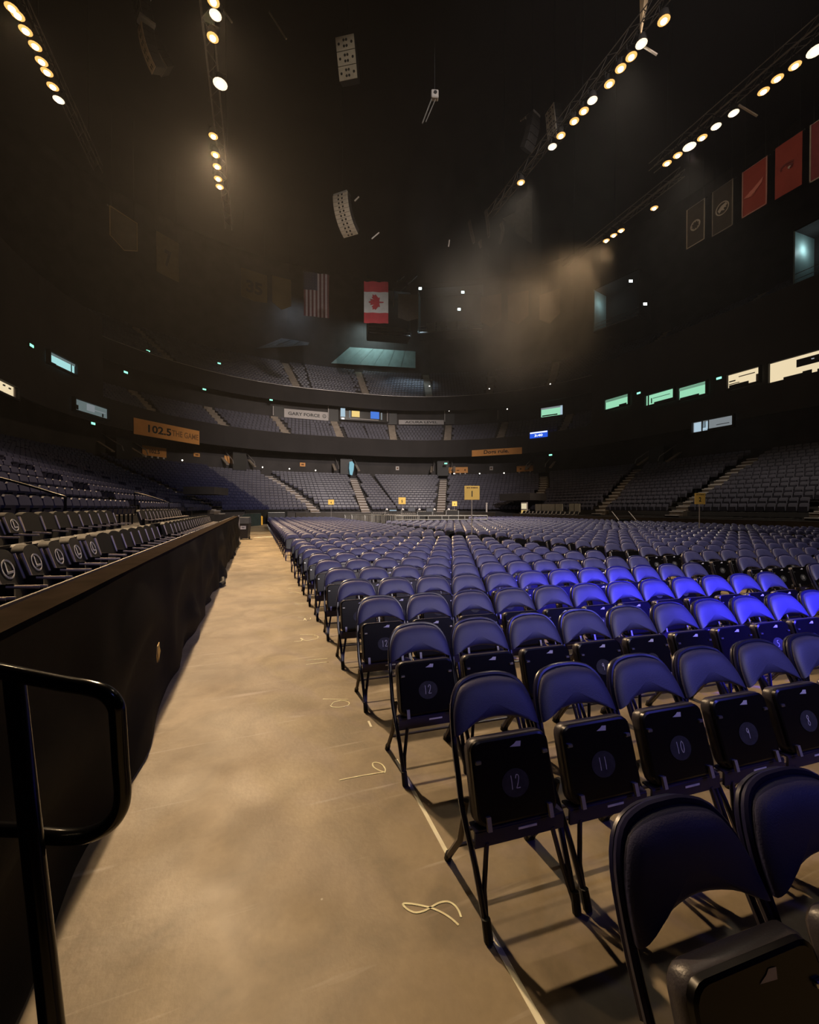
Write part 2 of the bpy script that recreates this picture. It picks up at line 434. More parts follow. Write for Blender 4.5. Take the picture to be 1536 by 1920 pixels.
mb = MB(); sweep(mb, [(13.7, 8.9), (13.95, 8.9), (13.95, 11.35), (13.7, 11.35)], S0, S1); mb.obj('balcony_front', WALLD, middle)
UD0, UZ0, UN, UDD, UDZ = 19.4, 18.4, 15, .80, .535
upper = tier('upper_stand', 'topmost steep balcony of seats under the dark roof', UD0, UZ0, UN, UDD, UDZ, S0, S1, 17.2, 43.8)
mb = MB(); sweep(mb, [(19.1, 16.9), (19.35, 16.9), (19.35, 19.1), (19.1, 19.1)], S0, S1); mb.obj('balcony_front', WALLD, upper)
mb = MB(); sweep(mb, [(19.1, 19.1), (19.16, 19.1), (19.16, 19.16), (19.1, 19.16)], S0, S1); mb.obj('balcony_rail', RAILM, upper)

for a_, b_ in ((S0, 50.2), (79.4, S1)):
    mb = MB(); sweep(mb, [(14.15, 10.9), (14.5, 10.9), (14.5, 18.5), (14.15, 18.5)], a_, b_); mb.obj('suite_front', WALLD, middle)
def lerp(a, b, t): return a+(b-a)*t
# aisles: (station at the bottom row, station at the top row)
LAIS = [(18.6, 18.6), (30.5, 30.5), (41.5, 43), (50, 50.6), (58.7, 57.3), (63.9, 65.2), (71.6, 71.6), (79.2, 76.5), (88.6, 81.4), (95.2, 93.3), (103, 103)]
MAIS = [(40, 40), (46, 46.5), (52.6, 53.1), (55.6, 55.7), (58.5, 58.3), (63.3, 63.4), (68.9, 69.1), (71.8, 71.8), (74.6, 74.4), (77.8, 77.2), (80.5, 80.2), (88, 87), (97, 97)]
UAIS = [(45, 45), (50.5, 50.5), (54.5, 54.5), (59.3, 59.2), (67.9, 68.1), (70.9, 70.8), (73.7, 73.4), (76.4, 75.8), (79.6, 79.4), (85, 85), (93, 93)]
def aisle(par, a, d0, z0, n, dd, dz, wd=1.05, r0=0, r1=None):
    mb = MB(); r1 = n if r1 is None else r1
    for i in range(r0, r1):
        t = (i+.5)/n; s = lerp(a[0], a[1], t)
        for h in (0, 1):
            M = frame_at(s, d0+i*dd+h*dd/2+dd/4, z0+i*dz+(dz/2 if h else 0)+.01)
            mb.box(M.translation, (wd, dd/2, .12 if h == 0 else .12+dz/2), M.to_3x3())
    if d0 < 10:
        nb = MB()
        for i in range(r0, r1):
            t = (i+.5)/n; s = lerp(a[0], a[1], t)
            for h in (0, 1):
                M = frame_at(s, d0+i*dd+h*dd/2+.03, z0+i*dz+(dz/2 if h else 0)+.075+(dz/4 if h else 0)); nb.box(M.translation, (wd, .10, .05), M.to_3x3())
        nb.obj('step_nosings', WHITEB, par)
        return mb.obj('aisle_steps', STAIRD, par)
    return mb.obj('aisle_steps', STAIR, par)
for a in LAIS[3:]: aisle(lower, a, LD0, LZ0, LN, LDD, LDZ, 1.0, 0, 14)
for a in MAIS[2:10]: aisle(middle, a, MD0, MZ0, MN, MDD, MDZ)
for a in UAIS: aisle(upper, a, UD0, UZ0, UN, UDD, UDZ, 1.15, 1, 15)

# seat templates (facing local -y)
def seat_template(detail=False):
    mb = MB()
    mb.add([(-.21, .12, .42), (.21, .12, .42), (.22, .20, .80), (-.22, .20, .80), (-.16, .22, .86), (.16, .22, .86),
            (-.21, .16, .42), (.21, .16, .42), (.22, .24, .80), (-.22, .24, .80), (-.16, .25, .86), (.16, .25, .86)],
           [(0, 1, 2, 3), (3, 2, 5, 4), (7, 6, 9, 8), (8, 9, 10, 11), (0, 3, 9, 6), (3, 4, 10, 9), (1, 7, 8, 2), (2, 8, 11, 5), (4, 5, 11, 10)])
    mb.add([(-.2, .02, .40), (.2, .02, .40), (.2, -.03, .66), (-.2, -.03, .66), (-.2, .09, .38), (.2, .09, .38), (.2, .04, .66), (-.2, .04, .66)],
           [(0, 1, 2, 3), (5, 4, 7, 6), (0, 3, 7, 4), (1, 5, 6, 2), (3, 2, 6, 7), (0, 4, 5, 1)])
    return np.array(mb.v), mb.f
SV, SF = seat_template()
def ok_seat(s, t, ais, d, wd):
    sc = (RC+d)/RC if (SS[1] < s < SS[2] or SS[3] < s < SS[4]) else 1.0
    for a in ais:
        if abs(s-lerp(a[0], a[1], t))*sc < wd: return False
    return True
def seat_spots(d0, z0, n, dd, dz, ais, s0, s1, pitch, rows=None, wd=.78):
    out = []
    for i in range(n) if rows is None else rows:
        d = d0+(i+.48)*dd; z = z0+i*dz; s = s0; k = 0
        while s < s1:
            sc = (RC+d)/RC if (SS[1] < s < SS[2] or SS[3] < s < SS[4]) else 1.0
            if ok_seat(s, (i+.5)/n, ais, d, wd): out.append((s, d, z, i))
            s += pitch/sc
    return out
def many(name, spots, mater, label, cat, vs=None, fs=None, extra=None):
    vs = SV if vs is None else vs; fs = SF if fs is None else fs
    V = []; Fc = []
    for q in spots:
        if len(q) == 4 and not isinstance(q[0], tuple):
            x, y, a = path(q[0], q[1]); z = q[2]; a -= math.pi/2
        else: (x, y, z), a = q[0], q[1]
        c, s_ = math.cos(a), math.sin(a)
        V.append(np.column_stack((vs[:, 0]*c-vs[:, 1]*s_+x, vs[:, 0]*s_+vs[:, 1]*c+y, vs[:, 2]+z)))
    n = len(vs)
    for i in range(len(V)): Fc += [tuple(k+i*n for k in f) for f in fs]
    me = bpy.data.meshes.new(name); me.from_pydata(np.concatenate(V).tolist(), [], Fc); me.materials.append(mater); me.update()
    o = put(bpy.data.objects.new(name, me)); return tag(o, label, cat, kind='stuff')

ORD = ['first', 'second', 'third', 'fourth', 'fifth', 'sixth', 'seventh', 'eighth', 'ninth', 'tenth', 'eleventh', 'twelfth', 'thirteenth',
       'fourteenth', 'fifteenth', 'sixteenth', 'seventeenth', 'eighteenth', 'nineteenth', 'twentieth']
def nth(i):
    if i < 20: return ORD[i]
    n = i+1; sf = 'th' if 10 < n % 100 < 14 else {1: 'st', 2: 'nd', 3: 'rd'}.get(n % 10, 'th')
    return f'{n}{sf}'

# left part of the lower ring: the seats that show largest are things of their own
left_spots = seat_spots(LD0, LZ0, LN, LDD, LDZ, LAIS, -Y0-2, 55.0, .50)
vis = []
for q in left_spots:
    x, y, _ = path(q[0], q[1]); p = pix((x, y, q[2]+.8))
    if p and 0 < p[0] < 520 and p[1] > 600: vis.append((p[2], q))
vis.sort(key=lambda k: k[0]); near_left = [q for _, q in vis[:300]]; setn = set(near_left)
s0t = thing('stadium_seat', 'x', 'seat', (0, 0, 0), 0, 'blue seats of the left stand')
mb = MB(); mb.prism([(-.215, .12, .42), (.215, .12, .42), (.225, .19, .76), (.20, .205, .83), (.14, .215, .87), (-.14, .215, .87), (-.20, .205, .83), (-.225, .19, .76)], (0, .04, .005)); mb.obj('backrest', BSEAT, s0t)
mb = MB(); mb.prism([(-.2, .03, .40), (.2, .03, .40), (.205, -.01, .60), (.17, -.025, .67), (-.17, -.025, .67), (-.205, -.01, .60)], (0, .07, 0)); mb.obj('seat', BSEAT, s0t)
for sx in (-.242, .242): mb = MB(); mb.box((sx, .02, .60), (.03, .32, .03)); mb.box((sx, .10, .31), (.03, .05, .60)); mb.obj('armrest', PAN, s0t)
rowcount = {}
for q in sorted(near_left, key=lambda q: (q[3], q[0])):
    k = rowcount.get(q[3], 0); rowcount[q[3]] = k+1
    x, y, a = path(q[0], q[1])
    lb = f'navy stadium seat, {nth(k)} from the left picture edge, {nth(q[3])} row of the left stand'
    if 'used' not in rowcount:
        rowcount['used'] = 1; s0t.location = (x, y, q[2]); s0t.rotation_euler = (0, 0, a-math.pi/2); s0t['label'] = lb
    else: dup(s0t, (x, y, q[2]), a-math.pi/2, lb)
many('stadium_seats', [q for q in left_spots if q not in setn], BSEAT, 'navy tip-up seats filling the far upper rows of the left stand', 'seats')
rest = seat_spots(LD0, LZ0, LN, LDD, LDZ, LAIS, 55.0, S1, .50, range(0, 15))
rest += seat_spots(MD0, MZ0, MN, MDD, MDZ, MAIS, 50.6, 79.0, .52, range(0, 7))
rest += seat_spots(UD0, UZ0, UN, UDD, UDZ, UAIS, 40, 100, .52, range(1, 15))
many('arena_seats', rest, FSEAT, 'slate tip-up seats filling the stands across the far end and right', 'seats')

# ------------------------------------------------------------------ black courtside seats behind the left wall
def court_seat(emblem):
    t = thing('courtside_seat', 'x', 'seat')
    mb = MB(); o = []
    for k in range(13):
        a = math.pi*k/12; z_ = .72+.14*math.sin(a)**.6; o.append((-math.cos(a)*.21, -.02+.3*(z_-.40), z_))
    outl = [(-.22, -.02, .40)] + [p for p in o] + [(.22, -.02, .40)]
    mb.prism(outl, (0, .085, 0)); b = mb.obj('backrest', CSEAT, t, True)
    if emblem:
        n = Vector((0, -1, 0)).normalized(); pr = MB(); pts = []
        for k in range(25):
            a = 2*math.pi*k/24; z = .69+.075*math.sin(a); pts.append((.105*math.cos(a), -.024+.3*(z-.40), z))
        pr.ribbon(pts, .016, n, .004)
        pr.ribbon([(-.016, .080, .750), (-.034, .054, .664)], .020, n, .004); pr.ribbon([(-.044, .053, .660), (.075, .053, .660)], .020, n, .004)
        pr.obj('round_emblem', CHALK, b)
    mb = MB(); mb.box((0, -.20, .43), (.42, .40, .09), Matrix.Rotation(-.16, 3, 'X'), .03); s = mb.obj('seat', CSEAT, t, True)
    mb = MB(); mb.lathe([(.001, .012), (.022, .006), (.024, -.008)], 8, (.12, -.405, .395), Matrix.Rotation(math.pi/2, 3, 'X')); mb.obj('seat_glide', STEEL, s)
    for sx in (-.232, .232):
        mb = MB(); mb.tube([(sx, .10, .80), (sx, .03, .58), (sx, -.26, .56)], .014, 6, flat=1); mb.obj('armrest', CMET, t)
        mb = MB(); mb.box((sx, -.02, .30), (.03, .07, .60)); mb.obj('leg', PAN, t)
    return t
cs = [court_seat(False), court_seat(True)]
used = [False, False]
def place_court(kind, loc, rz, label, group):
    if not used[kind]:
        used[kind] = True; o = cs[kind]; o.location = loc; o.rotation_euler = (0, 0, rz); o['label'] = label; o['group'] = group
    else: dup(cs[kind], loc, rz, label, group)
for row, (X, z, y0, n, ne, gaps) in enumerate([(-1.90, .40, 3.45, 36, 7, ()), (-3.00, .68, 6.09, 31, 3, (11, 12, 13, 14, 15))]):
    c = 0
    for k in range(n):
        y = y0 + k*.48
        if row == 0 and k in (14, 15) or row == 1 and k in gaps: continue
        if y > 20.0: break
        em = k < ne
        lb = ('black padded seat with white oval emblem, ' if em else 'plain black padded seat, ') + f'{nth(c)} along the {("front", "second")[row]} row behind the left wall'
        place_court(int(em), (X, y, z), math.pi/2 + (.10 if em else -.12), lb, 'black courtside seats'); c += 1
k = 0
for s in [79.2-2.4*0+i*.45 for i in range(2)] + [81.2+i*.55 for i in range(14)]:
    x, y, a = path(s, .85)
    if 78.0 < s < 80.8: continue
    place_court(0, (x, y, .42), a-math.pi/2, f'black padded seat, {nth(k)} from the tunnel along the far right boards', 'black courtside seats'); k += 1

# ------------------------------------------------------------------ folding chairs
def yz(z): return .505*z
def curve(pts, n=4):
    "Catmull-Rom through points"
    P = [Vector(p) for p in pts]; out = []
    for i in range(len(P)-1):
        a = P[max(i-1, 0)]; b = P[i]; c = P[i+1]; d = P[min(i+2, len(P)-1)]
        for k in range(n):
            t = k/n; out.append(.5*((2*b)+(c-a)*t+(2*a-5*b+4*c-d)*t*t+(3*b-a-3*c+d)*t**3))
    out.append(P[-1]); return out
def pad_outline(n, sc=1.0):
    top = curve([(-.200, 0, .612), (-.194, 0, .67), (-.178, 0, .725), (-.138, 0, .773), (-.07, 0, .791), (0, 0, .796),
                 (.07, 0, .791), (.138, 0, .773), (.178, 0, .725), (.194, 0, .67), (.200, 0, .612)], n)
    bot = curve([(.200, 0, .612), (.168, 0, .622), (.11, 0, .642), (0, 0, .654), (-.11, 0, .642), (-.168, 0, .622), (-.200, 0, .612)], n)
    return top + bot[1:-1]
DIG = {'0': [[(.5, 1), (.2, .8), (.1, .45), (.3, .08), (.6, .05), (.85, .4), (.8, .8), (.5, 1)]], '1': [[(.45, 1), (.5, .5), (.45, 0)]],
       '2': [[(.1, .75), (.3, 1), (.7, .95), (.75, .7), (.3, .2), (.1, .05), (.9, .05)]], '3': [[(.15, .9), (.5, 1), (.75, .8), (.4, .55), (.8, .35), (.6, .05), (.1, .1)]],
       '4': [[(.6, 0), (.65, 1), (.1, .4), (.95, .4)]], '5': [[(.85, 1), (.25, 1), (.2, .6), (.6, .62), (.8, .35), (.55, .05), (.1, .1)]],
       '6': [[(.7, 1), (.25, .55), (.2, .15), (.55, 0), (.8, .25), (.5, .5), (.2, .3)]], '7': [[(.1, 1), (.9, 1), (.4, 0)]],
       '8': [[(.5, .55), (.2, .8), (.5, 1), (.8, .8), (.5, .55), (.15, .25), (.5, 0), (.85, .25), (.5, .55)]],
       '9': [[(.8, .75), (.5, .95), (.2, .75), (.5, .5), (.8, .8), (.75, 0)]]}
def chair_parts(lod, number=None):
    "lod 0: every part; lod 1: coarser, fewer parts. local x right, y away from the viewer, z up"
    n = 3 if lod == 0 else 1
    t = thing('folding_chair', 'x', 'chair', (0, 0, 0), 0, 'navy folding chairs on the arena floor')
    half = [(.195, 0, .012), (.202, yz(.2)-.01, .20), (.216, yz(.36), .36), (.213, yz(.48), .48), (.207, yz(.60), .60), (.19, yz(.71), .715), (.145, yz(.785), .782), (.075, yz(.81)+.004, .806)]
    fp = [(-x, y, z) for x, y, z in half] + [(0, yz(.812)+.005, .811)] + [(x, y, z) for x, y, z in half[::-1]]
    mb = MB(); mb.tube(curve(fp, 3 if lod == 0 else 1), .0125, 8 if lod == 0 else 5)
    if lod == 0:   # second rail of the double-tube back
        up = [p for p in fp if p[2] > .45]; mb.tube(curve([(x*.975, y+.024, z-.012) for x, y, z in up], 3), .010, 7)
    fr = mb.obj('frame', NAVY, t, True)
    # padded backrest: puffed front, flat steel back
    cx = Vector((0, 0, .718)); ol = [Vector((p.x*1.035, 0, cx.z+(p.z-cx.z)*(1.13 if p.z > cx.z else 1.0))) for p in pad_outline(n)]; m = len(ol); mb = MB()
    rings = [(.985, .018), (1.005, .009), (1.01, .002), (.995, -.006), (.955, -.013), (.89, -.0205), (.80, -.0265), (.68, -.031), (.5, -.035), (.3, -.0375), (.1, -.038)] if lod == 0 else [(1.0, .014), (1.01, .0), (.95, -.014), (.80, -.027), (.5, -.036)]
    for sc, off in rings:
        for p in ol:
            q = cx + (p-cx)*sc; mb.v.append((q.x, yz(q.z) + off - .05*(.21-abs(q.x))*.0 + .018*(1-(q.x/.2)**2) - .024, q.z))
    for i in range(len(rings)-1):
        for k in range(m):
            l = (k+1) % m; mb.f.append((i*m+k, i*m+l, (i+1)*m+l, (i+1)*m+k))
    mb.f.append(tuple(range(m))); mb.f.append(tuple((len(rings)-1)*m+k for k in range(m))[::-1])
    mb.obj('backrest', VINYL, t, True)
    # seat flipped up: cushion behind, black steel pan in front
    M = Matrix.Translation((-.010, .155, .490)) @ Matrix.Rotation(-.30, 4, 'X'); M3 = M.to_3x3()
    def rr(w_, h_, r, k=3):
        o = []
        for sx, sz, a0 in ((1, 1, 0), (-1, 1, math.pi/2), (-1, -1, math.pi), (1, -1, 3*math.pi/2)):
            for i in range(k+1):
                a = a0+math.pi/2*i/k; o.append((sx*(w_/2-r)+r*math.cos(a), sz*(h_/2-r)+r*math.sin(a)))
        return o
    kk = 4 if lod == 0 else 2
    def slab(w_, h_, r, ys):
        mb = MB(); o = rr(w_, h_, r, kk); m = len(o)
        for y, inset in ys:
            for x, z in o: mb.v.append(tuple(M @ Vector((x*(1-inset/(w_/2)), y, z*(1-inset/(h_/2))))))
        for i in range(len(ys)-1):
            for k in range(m):
                l = (k+1) % m; mb.f.append((i*m+k, i*m+l, (i+1)*m+l, (i+1)*m+k))
        mb.f.append(tuple(range(m))); mb.f.append(tuple((len(ys)-1)*m+k for k in range(m))[::-1]); return mb
    st = slab(.372, .315, .045, [(-.012, .004), (-.004, 0), (.030, 0), (.046, .012), (.052, .05)]).obj('seat', SEATV, t, True)
    slab(.364, .307, .042, [(-.030, .010), (-.026, .002), (-.010, 0), (-.010, .0)]).obj('seat_pan', PAN, st, True)
    if lod == 0:
        for sx in (-.155, .155):
            mb = MB(); mb.box(M @ Vector((sx, -.034, .075)), (.026, .012, .014), M3, .003); mb.obj('bumper', STEEL, st)
            mb = MB(); mb.box(M @ Vector((sx*.90, -.036, -.140)), (.018, .014, .05), M3); mb.obj('hinge_lug', GALV, st)
        mb = MB(); o = MB()
        pts = [M @ Vector((.062*math.cos(2*math.pi*k/20), -.0312, -.02+.052*math.sin(2*math.pi*k/20))) for k in range(20)]
        mb.prism(pts, M3 @ Vector((0, -.0012, 0))); mb.obj('number_disc', DISC, st)
        mb = MB(); mb.add([M @ Vector((x, -.0315, z)) for x, z in ((-.005, .112), (.045, .108), (.05, .128), (.028, .130), (.018, .122))], [(0, 1, 2, 3, 4)]); mb.obj('torn_sticker', PAPER, st)
    # front rail between the legs
    mb = MB(); mb.box((0, .098, .300), (.405, .012, .060)); mb.box((0, .122, .333), (.405, .055, .008)); ra = mb.obj('front_rail', NAVY, t)
    if lod == 0:
        mb = MB(); mb.box((.03, .0905, .312), (.085, .002, .009)); mb.obj('rail_sticker', PAPER, ra)
    for sx in (-1, 1):
        mb = MB(); mb.tube([(sx*.150, .098, .28), (sx*.178, yz(.13)-.002, .13), (sx*.192, .012, .03)], .011, 6 if lod == 0 else 4); mb.obj('brace', NAVY, t, True)
        mb = MB(); mb.tube([(sx*.200, yz(.40)-.02, .40), (sx*.204, .235, .20), (sx*.206, .366, .02)], [.012, .014, .014], 6 if lod == 0 else 4); lg = mb.obj('leg', NAVY if sx > 0 else LEGLIT, t, True)
        if lod == 0:
            mb = MB(); mb.tube([(sx*.206, .360, .035), (sx*.207, .374, .0)], .017, 8); mb.obj('rubber_foot', RUB, lg)
            mb = MB(); mb.tube([(sx*.196, .014, .07), (sx*.193, -.006, .0)], [.017, .018], 8); mb.obj('rubber_foot', RUB, fr)
    mb = MB(); mb.tube([(-.203, .28, .135), (.203, .28, .135)], .008, 5); mb.obj('rear_rail', NAVY, t)
    if lod == 0:
        mb = MB(); mb.tube([(-.2, .235, .235), (.2, .235, .235)], .008, 5); mb.obj('rear_rail', NAVY, t)
    return t, st, M
PITCH, GAP, RA = .437, .914, -.0734
def strip_numbers(t, st, M, num):
    M3 = M.to_3x3(); mb = MB(); s = str(num); w_ = .022
    for i, ch in enumerate(s):
        for stroke in DIG[ch]:
            pts = curve([M @ Vector((-.5*len(s)*w_*1.25 + i*w_*1.25 + x*w_, -.0328, -.046 + y*.050 + .004)) for x, y in stroke], 2)
            mb.ribbon(pts, .0035, M3 @ Vector((0, -1, 0)), .0006)
    return mb.obj('seat_number', CHALK, st)

chairs = []   # (x, y, rz, block label, row, seat, number)
def row_chairs(block, row, x0, y0, n, ang, num0, first):
    for j in range(n):
        chairs.append((x0 + (j*PITCH+.2)*math.cos(ang) , y0 + (j*PITCH+.2)*math.sin(ang), ang, block, row, j, num0-j, first))
for k in range(0, 12): row_chairs('front left block', k, .793, .398+GAP*k, 12, RA, 12, 'the walkway')
for k in range(0, 25): row_chairs('rear left block', k, .80, .398+GAP*(13.5+k), 12, RA, 12, 'the walkway')
for k in range(0, 12): row_chairs('front middle block', k, 7.12+.016*k, 2.53-.404+GAP*(k-1), 20, -.095, 20, 'the centre aisle')
for k in range(0, 13): row_chairs('rear middle block', k, 7.25, 12.75-.404+GAP*k, 20, -.085, 20, 'the centre aisle')
for k in range(0, 12): row_chairs('front right block', k, 16.9, 1.2+GAP*k, 12, -.08, 12, 'the second aisle')
for k in range(0, 22): row_chairs('rear right block', k, 16.9, 11.5+GAP*k, 12, -.08, 12, 'the second aisle')
cand = []
for i, c in enumerate(chairs):
    sn, cn = math.sin(c[2]), math.cos(c[2])
    p = pix((c[0]-.40*sn, c[1]+.40*cn, .75)); q = pix((c[0], c[1], .3))
    if p and 0 < p[0] < 1536+ (60 if c[4] < 2 else 0) and p[1] < 1900: cand.append((p[2], i))
cand.sort(); indiv = {i: r for r, (_, i) in enumerate(cand[:300])}
protoA = {}
protoB = None
for i in sorted(indiv, key=lambda k: indiv[k]):
    x, y, rz, block, row, seat, num, first = chairs[i]
    lb = f'navy folding chair, {nth(seat)} from {first}, {nth(row)} row of the {block}'
    if indiv[i] < 110:
        if num not in protoA:
            t, st, M = chair_parts(0); strip_numbers(t, st, M, num); protoA[num] = t
            t.location = (x, y, 0); t.rotation_euler = (0, 0, rz); t['label'] = lb
        else: dup(protoA[num], (x, y, 0), rz + R.uniform(-.012, .012), lb)
    else:
        if protoB is None:
            protoB, _, _ = chair_parts(1); protoB.location = (x, y, 0); protoB.rotation_euler = (0, 0, rz); protoB['label'] = lb
        else: dup(protoB, (x, y, 0), rz + R.uniform(-.015, .015), lb)
# the rest, far smaller in view, in one object with two materials
def merged_far(spots):
    parts = [c for c in protoB.children_recursive if c.type == 'MESH']
    V = []; Fc = []; mi = []; mats = []
    for o in parts:
        base = len(V); m = o.data.materials[0]
        if m not in mats: mats.append(m)
        V += [tuple(v.co) for v in o.data.vertices]
        for p in o.data.polygons: Fc.append(tuple(base+k for k in p.vertices)); mi.append(mats.index(m))
    vs_ = np.array(V); n = len(vs_); out = []; F2 = []
    for i, (x, y, a) in enumerate(spots):
        c, s = math.cos(a), math.sin(a)
        out.append(np.column_stack((vs_[:, 0]*c-vs_[:, 1]*s+x, vs_[:, 0]*s+vs_[:, 1]*c+y, vs_[:, 2])))
        F2 += [tuple(k+i*n for k in f) for f in Fc]
    me = bpy.data.meshes.new('folding_chairs'); me.from_pydata(np.concatenate(out).tolist(), [], F2)
    for m in mats: me.materials.append(m)
    me.polygons.foreach_set('material_index', mi*len(spots)); me.update()
    return put(bpy.data.objects.new('folding_chairs', me))
far = [c[:3] for i, c in enumerate(chairs) if i not in indiv and (pix((c[0], c[1]+.4, .8)) is not None)]
tag(merged_far(far), 'navy folding chairs in the distant rows and outer blocks', 'chairs', kind='stuff')

# ------------------------------------------------------------------ drape on the left wall
def drape():
    mb = MB(); ys = [i*.11 for i in range(-30, 187)]; N = 16
    rr_ = random.Random(5); ph = [rr_.uniform(0, 6.28) for _ in range(8)]
    pins = [-9, -3, -1.2, .9, 2.6, 4.4, 6.6, 9.0, 11.5, 14, 16.5, 19, 21]
    for y in ys:
        lo = max(p for p in pins if p <= y); hi = min([p for p in pins if p > y] or [30])
        t = (y-lo)/(hi-lo)
        for k in range(N+1):
            q = k/N; z = 1.165*(1-q) + .02
            sag = .055*math.sin(math.pi*t)*math.sin(3.1*q*math.pi + 2.2*math.sin(math.pi*t) + lo)*(.3+q)
            fold = .045*q*math.sin(y*5.1+ph[0]+1.7*math.sin(y*.9)+q*1.2)*(.4+.6*math.sin(y*.7+ph[1])**2)
            fold += .022*math.exp(-((y-hi)/.16)**2)*math.sin(q*math.pi)+.02*math.exp(-((y-lo)/.13)**2)*math.sin(q*math.pi)
            bot = (.02+.035*math.sin(y*1.3+ph[2])*math.sin(y*.37))*max(0, q-.7)/.3
            mb.v.append((XL+.012+max(0, .022+sag+fold+bot), y, z + .03*math.sin(y*2.2+ph[3])*max(0, q-.85)))
    for i in range(len(ys)-1):
        for k in range(N):
            a = i*(N+1)+k; mb.f.append((a, a+1, a+N+2, a+N+1))
    o = mb.obj('wall_drape', CLOTH, None, True)
    return tag(o, 'black fabric drape hanging in swags over the low left wall', 'drape')
drape()
# yellow scrap and cable stub on the drape
mb = MB(); a = at(296, 1221, 0, XL+.09); mb.add([a+Vector((0, -.03, .045)), a+Vector((0, .03, .06)), a+Vector((.012, .035, -.01)), a+Vector((.012, -.035, -.075)), a+Vector((.012, -.05, -.02))], [(0, 1, 2, 3, 4)]); mb.prism([a+Vector((0, -.03, .045)), a+Vector((0, .03, .06)), a+Vector((.0, .035, -.01)), a+Vector((0, -.035, -.075)), a+Vector((0, -.05, -.02))], (.006, 0, 0))
tag(mb.obj('yellow_tag', YELLOW), 'small torn yellow tag stuck low on the black drape', 'tag')
mb = MB(); a = at(412, 1057, 0, XL+.10); a.z = .06; mb.tube([a, a+Vector((.05, .22, .0)), a+Vector((.03, .42, .05))], .05, 8); mb.obj
o = mb.obj('drape_weight', RUB); tag(o, 'black weight bag at the foot of the drape', 'bag')

# ------------------------------------------------------------------ handrail in the left foreground
hr = thing('handrail', 'glossy black tubular handrail with rounded return in the left foreground', 'handrail')
P = lambda u, v, d: deep(u, v, d)
loop = [P(-160, 1226, 1.02), P(0, 1258, 1.0), P(110, 1280, 1.0), P(165, 1289, 1.0), P(198, 1300, 1.0), P(217, 1322, 1.0), P(221, 1350, 1.0), P(226, 1430, 1.0), P(230, 1490, 1.0), P(222, 1524, 1.0), P(200, 1549, 1.0), P(165, 1565, 1.0), P(120, 1569, 1.0), P(60, 1564, 1.0)]
mb = MB(); mb.tube(curve(loop, 5), .0185, 14); mb.obj('rail_loop', GLOSSB, hr, True)
a = P(26, 1266, 1.0); b = P(96, 1905, .88); e = a+(b-a)*(a.z/(a.z-b.z))
mb = MB(); mb.tube([a, a.lerp(e, .5), e+Vector((0, 0, .006))], .0215, 14); mb.obj('post', GLOSSB, hr, True)
mb = MB(); mb.tube([P(50, 1556, 1.0), P(-160, 1548, 1.03)], .0165, 12); mb.obj('lower_rail', GLOSSB, hr, True)
mb = MB(); mb.lathe([(.055, 0), (.055, .008), (.03, .012)], 16, e); mb.obj('foot_plate', GLOSSB, hr, True)

# ------------------------------------------------------------------ marks on the floor
def mark(name, strokes, wd, mater, label, cat='floor mark', group=None, n=4):
    mb = MB()
    for st in strokes:
        pts = [at(u, v, 2, .0) for u, v in st]
        mb.ribbon(curve(pts, n) if len(pts) > 2 else pts, wd, (0, 0, 1), .002)
    return tag(mb.obj(name, mater), label, cat, group)
q = lambda l: [(x/3.2+660, y/3.2+1200) for x, y in l]
mark('floor_number', [q([(655, 1665), (640, 1625), (612, 1590), (572, 1571), (520, 1580), (470, 1608), (425, 1630), (375, 1636), (330, 1615), (306, 1586), (340, 1583), (400, 1592), (470, 1608), (530, 1632), (590, 1668), (640, 1712)])], .008, YCHALK, 'looped numeral 8 drawn in cream on the floor beside the nearest leg', group='row numbers drawn on the floor')
mark('floor_number', [q([(-75, 842), (60, 815), (190, 794)]), q([(196, 798), (200, 775), (180, 748), (150, 736), (125, 740), (130, 762), (160, 782), (192, 792)])], .008, YCHALK, 'long numeral 9 drawn in cream on the floor by the second row', group='row numbers drawn on the floor')
q2 = lambda l: [(x/2.596+540, y/2.596+1000) for x, y in l]
mark('floor_number', [q2([(170, 807), (293, 810)]), q2([(210, 838), (225, 822), (262, 815), (296, 822), (292, 838), (255, 847), (218, 846), (206, 838)])], .008, YCHALK, 'numeral 10 drawn in cream on the floor by the third row', group='row numbers drawn on the floor')
mark('floor_number', [q2([(85, 619), (192, 609)]), q2([(88, 639), (198, 626)])], .009, YCHALK, 'two strokes of numeral 11 on the floor by the fourth row', group='row numbers drawn on the floor')
mark('floor_number', [q2([(58, 493), (135, 494)]), q2([(30, 528), (62, 524), (72, 515), (62, 510), (70, 518), (100, 521), (140, 512), (146, 502), (128, 497)])], .009, YCHALK, 'numeral 12 drawn in cream on the floor by the fifth row', group='row numbers drawn on the floor')
mark('floor_number', [q2([(50, 407), (100, 406)]), q2([(52, 424), (76, 424), (82, 414), (90, 424), (108, 420), (110, 411)])], .010, YCHALK, 'numeral 13 drawn in cream on the floor by the sixth row', group='row numbers drawn on the floor')
mark('floor_number', [q2([(32, 339), (90, 341)]), q2([(34, 345), (88, 346)])], .010, YCHALK, 'numeral 14 drawn in cream on the floor by the seventh row', group='row numbers drawn on the floor')
for lb, a in (('eighth', [(5, 289), (34, 286), (62, 292)]), ('ninth', [(0, 268), (30, 266), (58, 270)]), ('tenth', [(0, 247), (46, 245)])):
    mark('floor_number', [q2(a)], .012, YCHALK, f'faint cream pen stroke on the floor by the {lb} row', group='row numbers drawn on the floor')
mark('floor_tape', [[(743, 1424), (845, 1612)]], .020, TAPE, 'cream tape strip between the nearest two aisle chairs', 'tape', 'cream floor tape', 1)
mark('floor_tape', [[(917, 1745), (1040, 1965)]], .022, TAPE, 'cream tape strip running out of the picture below the nearest leg', 'tape', 'cream floor tape', 1)
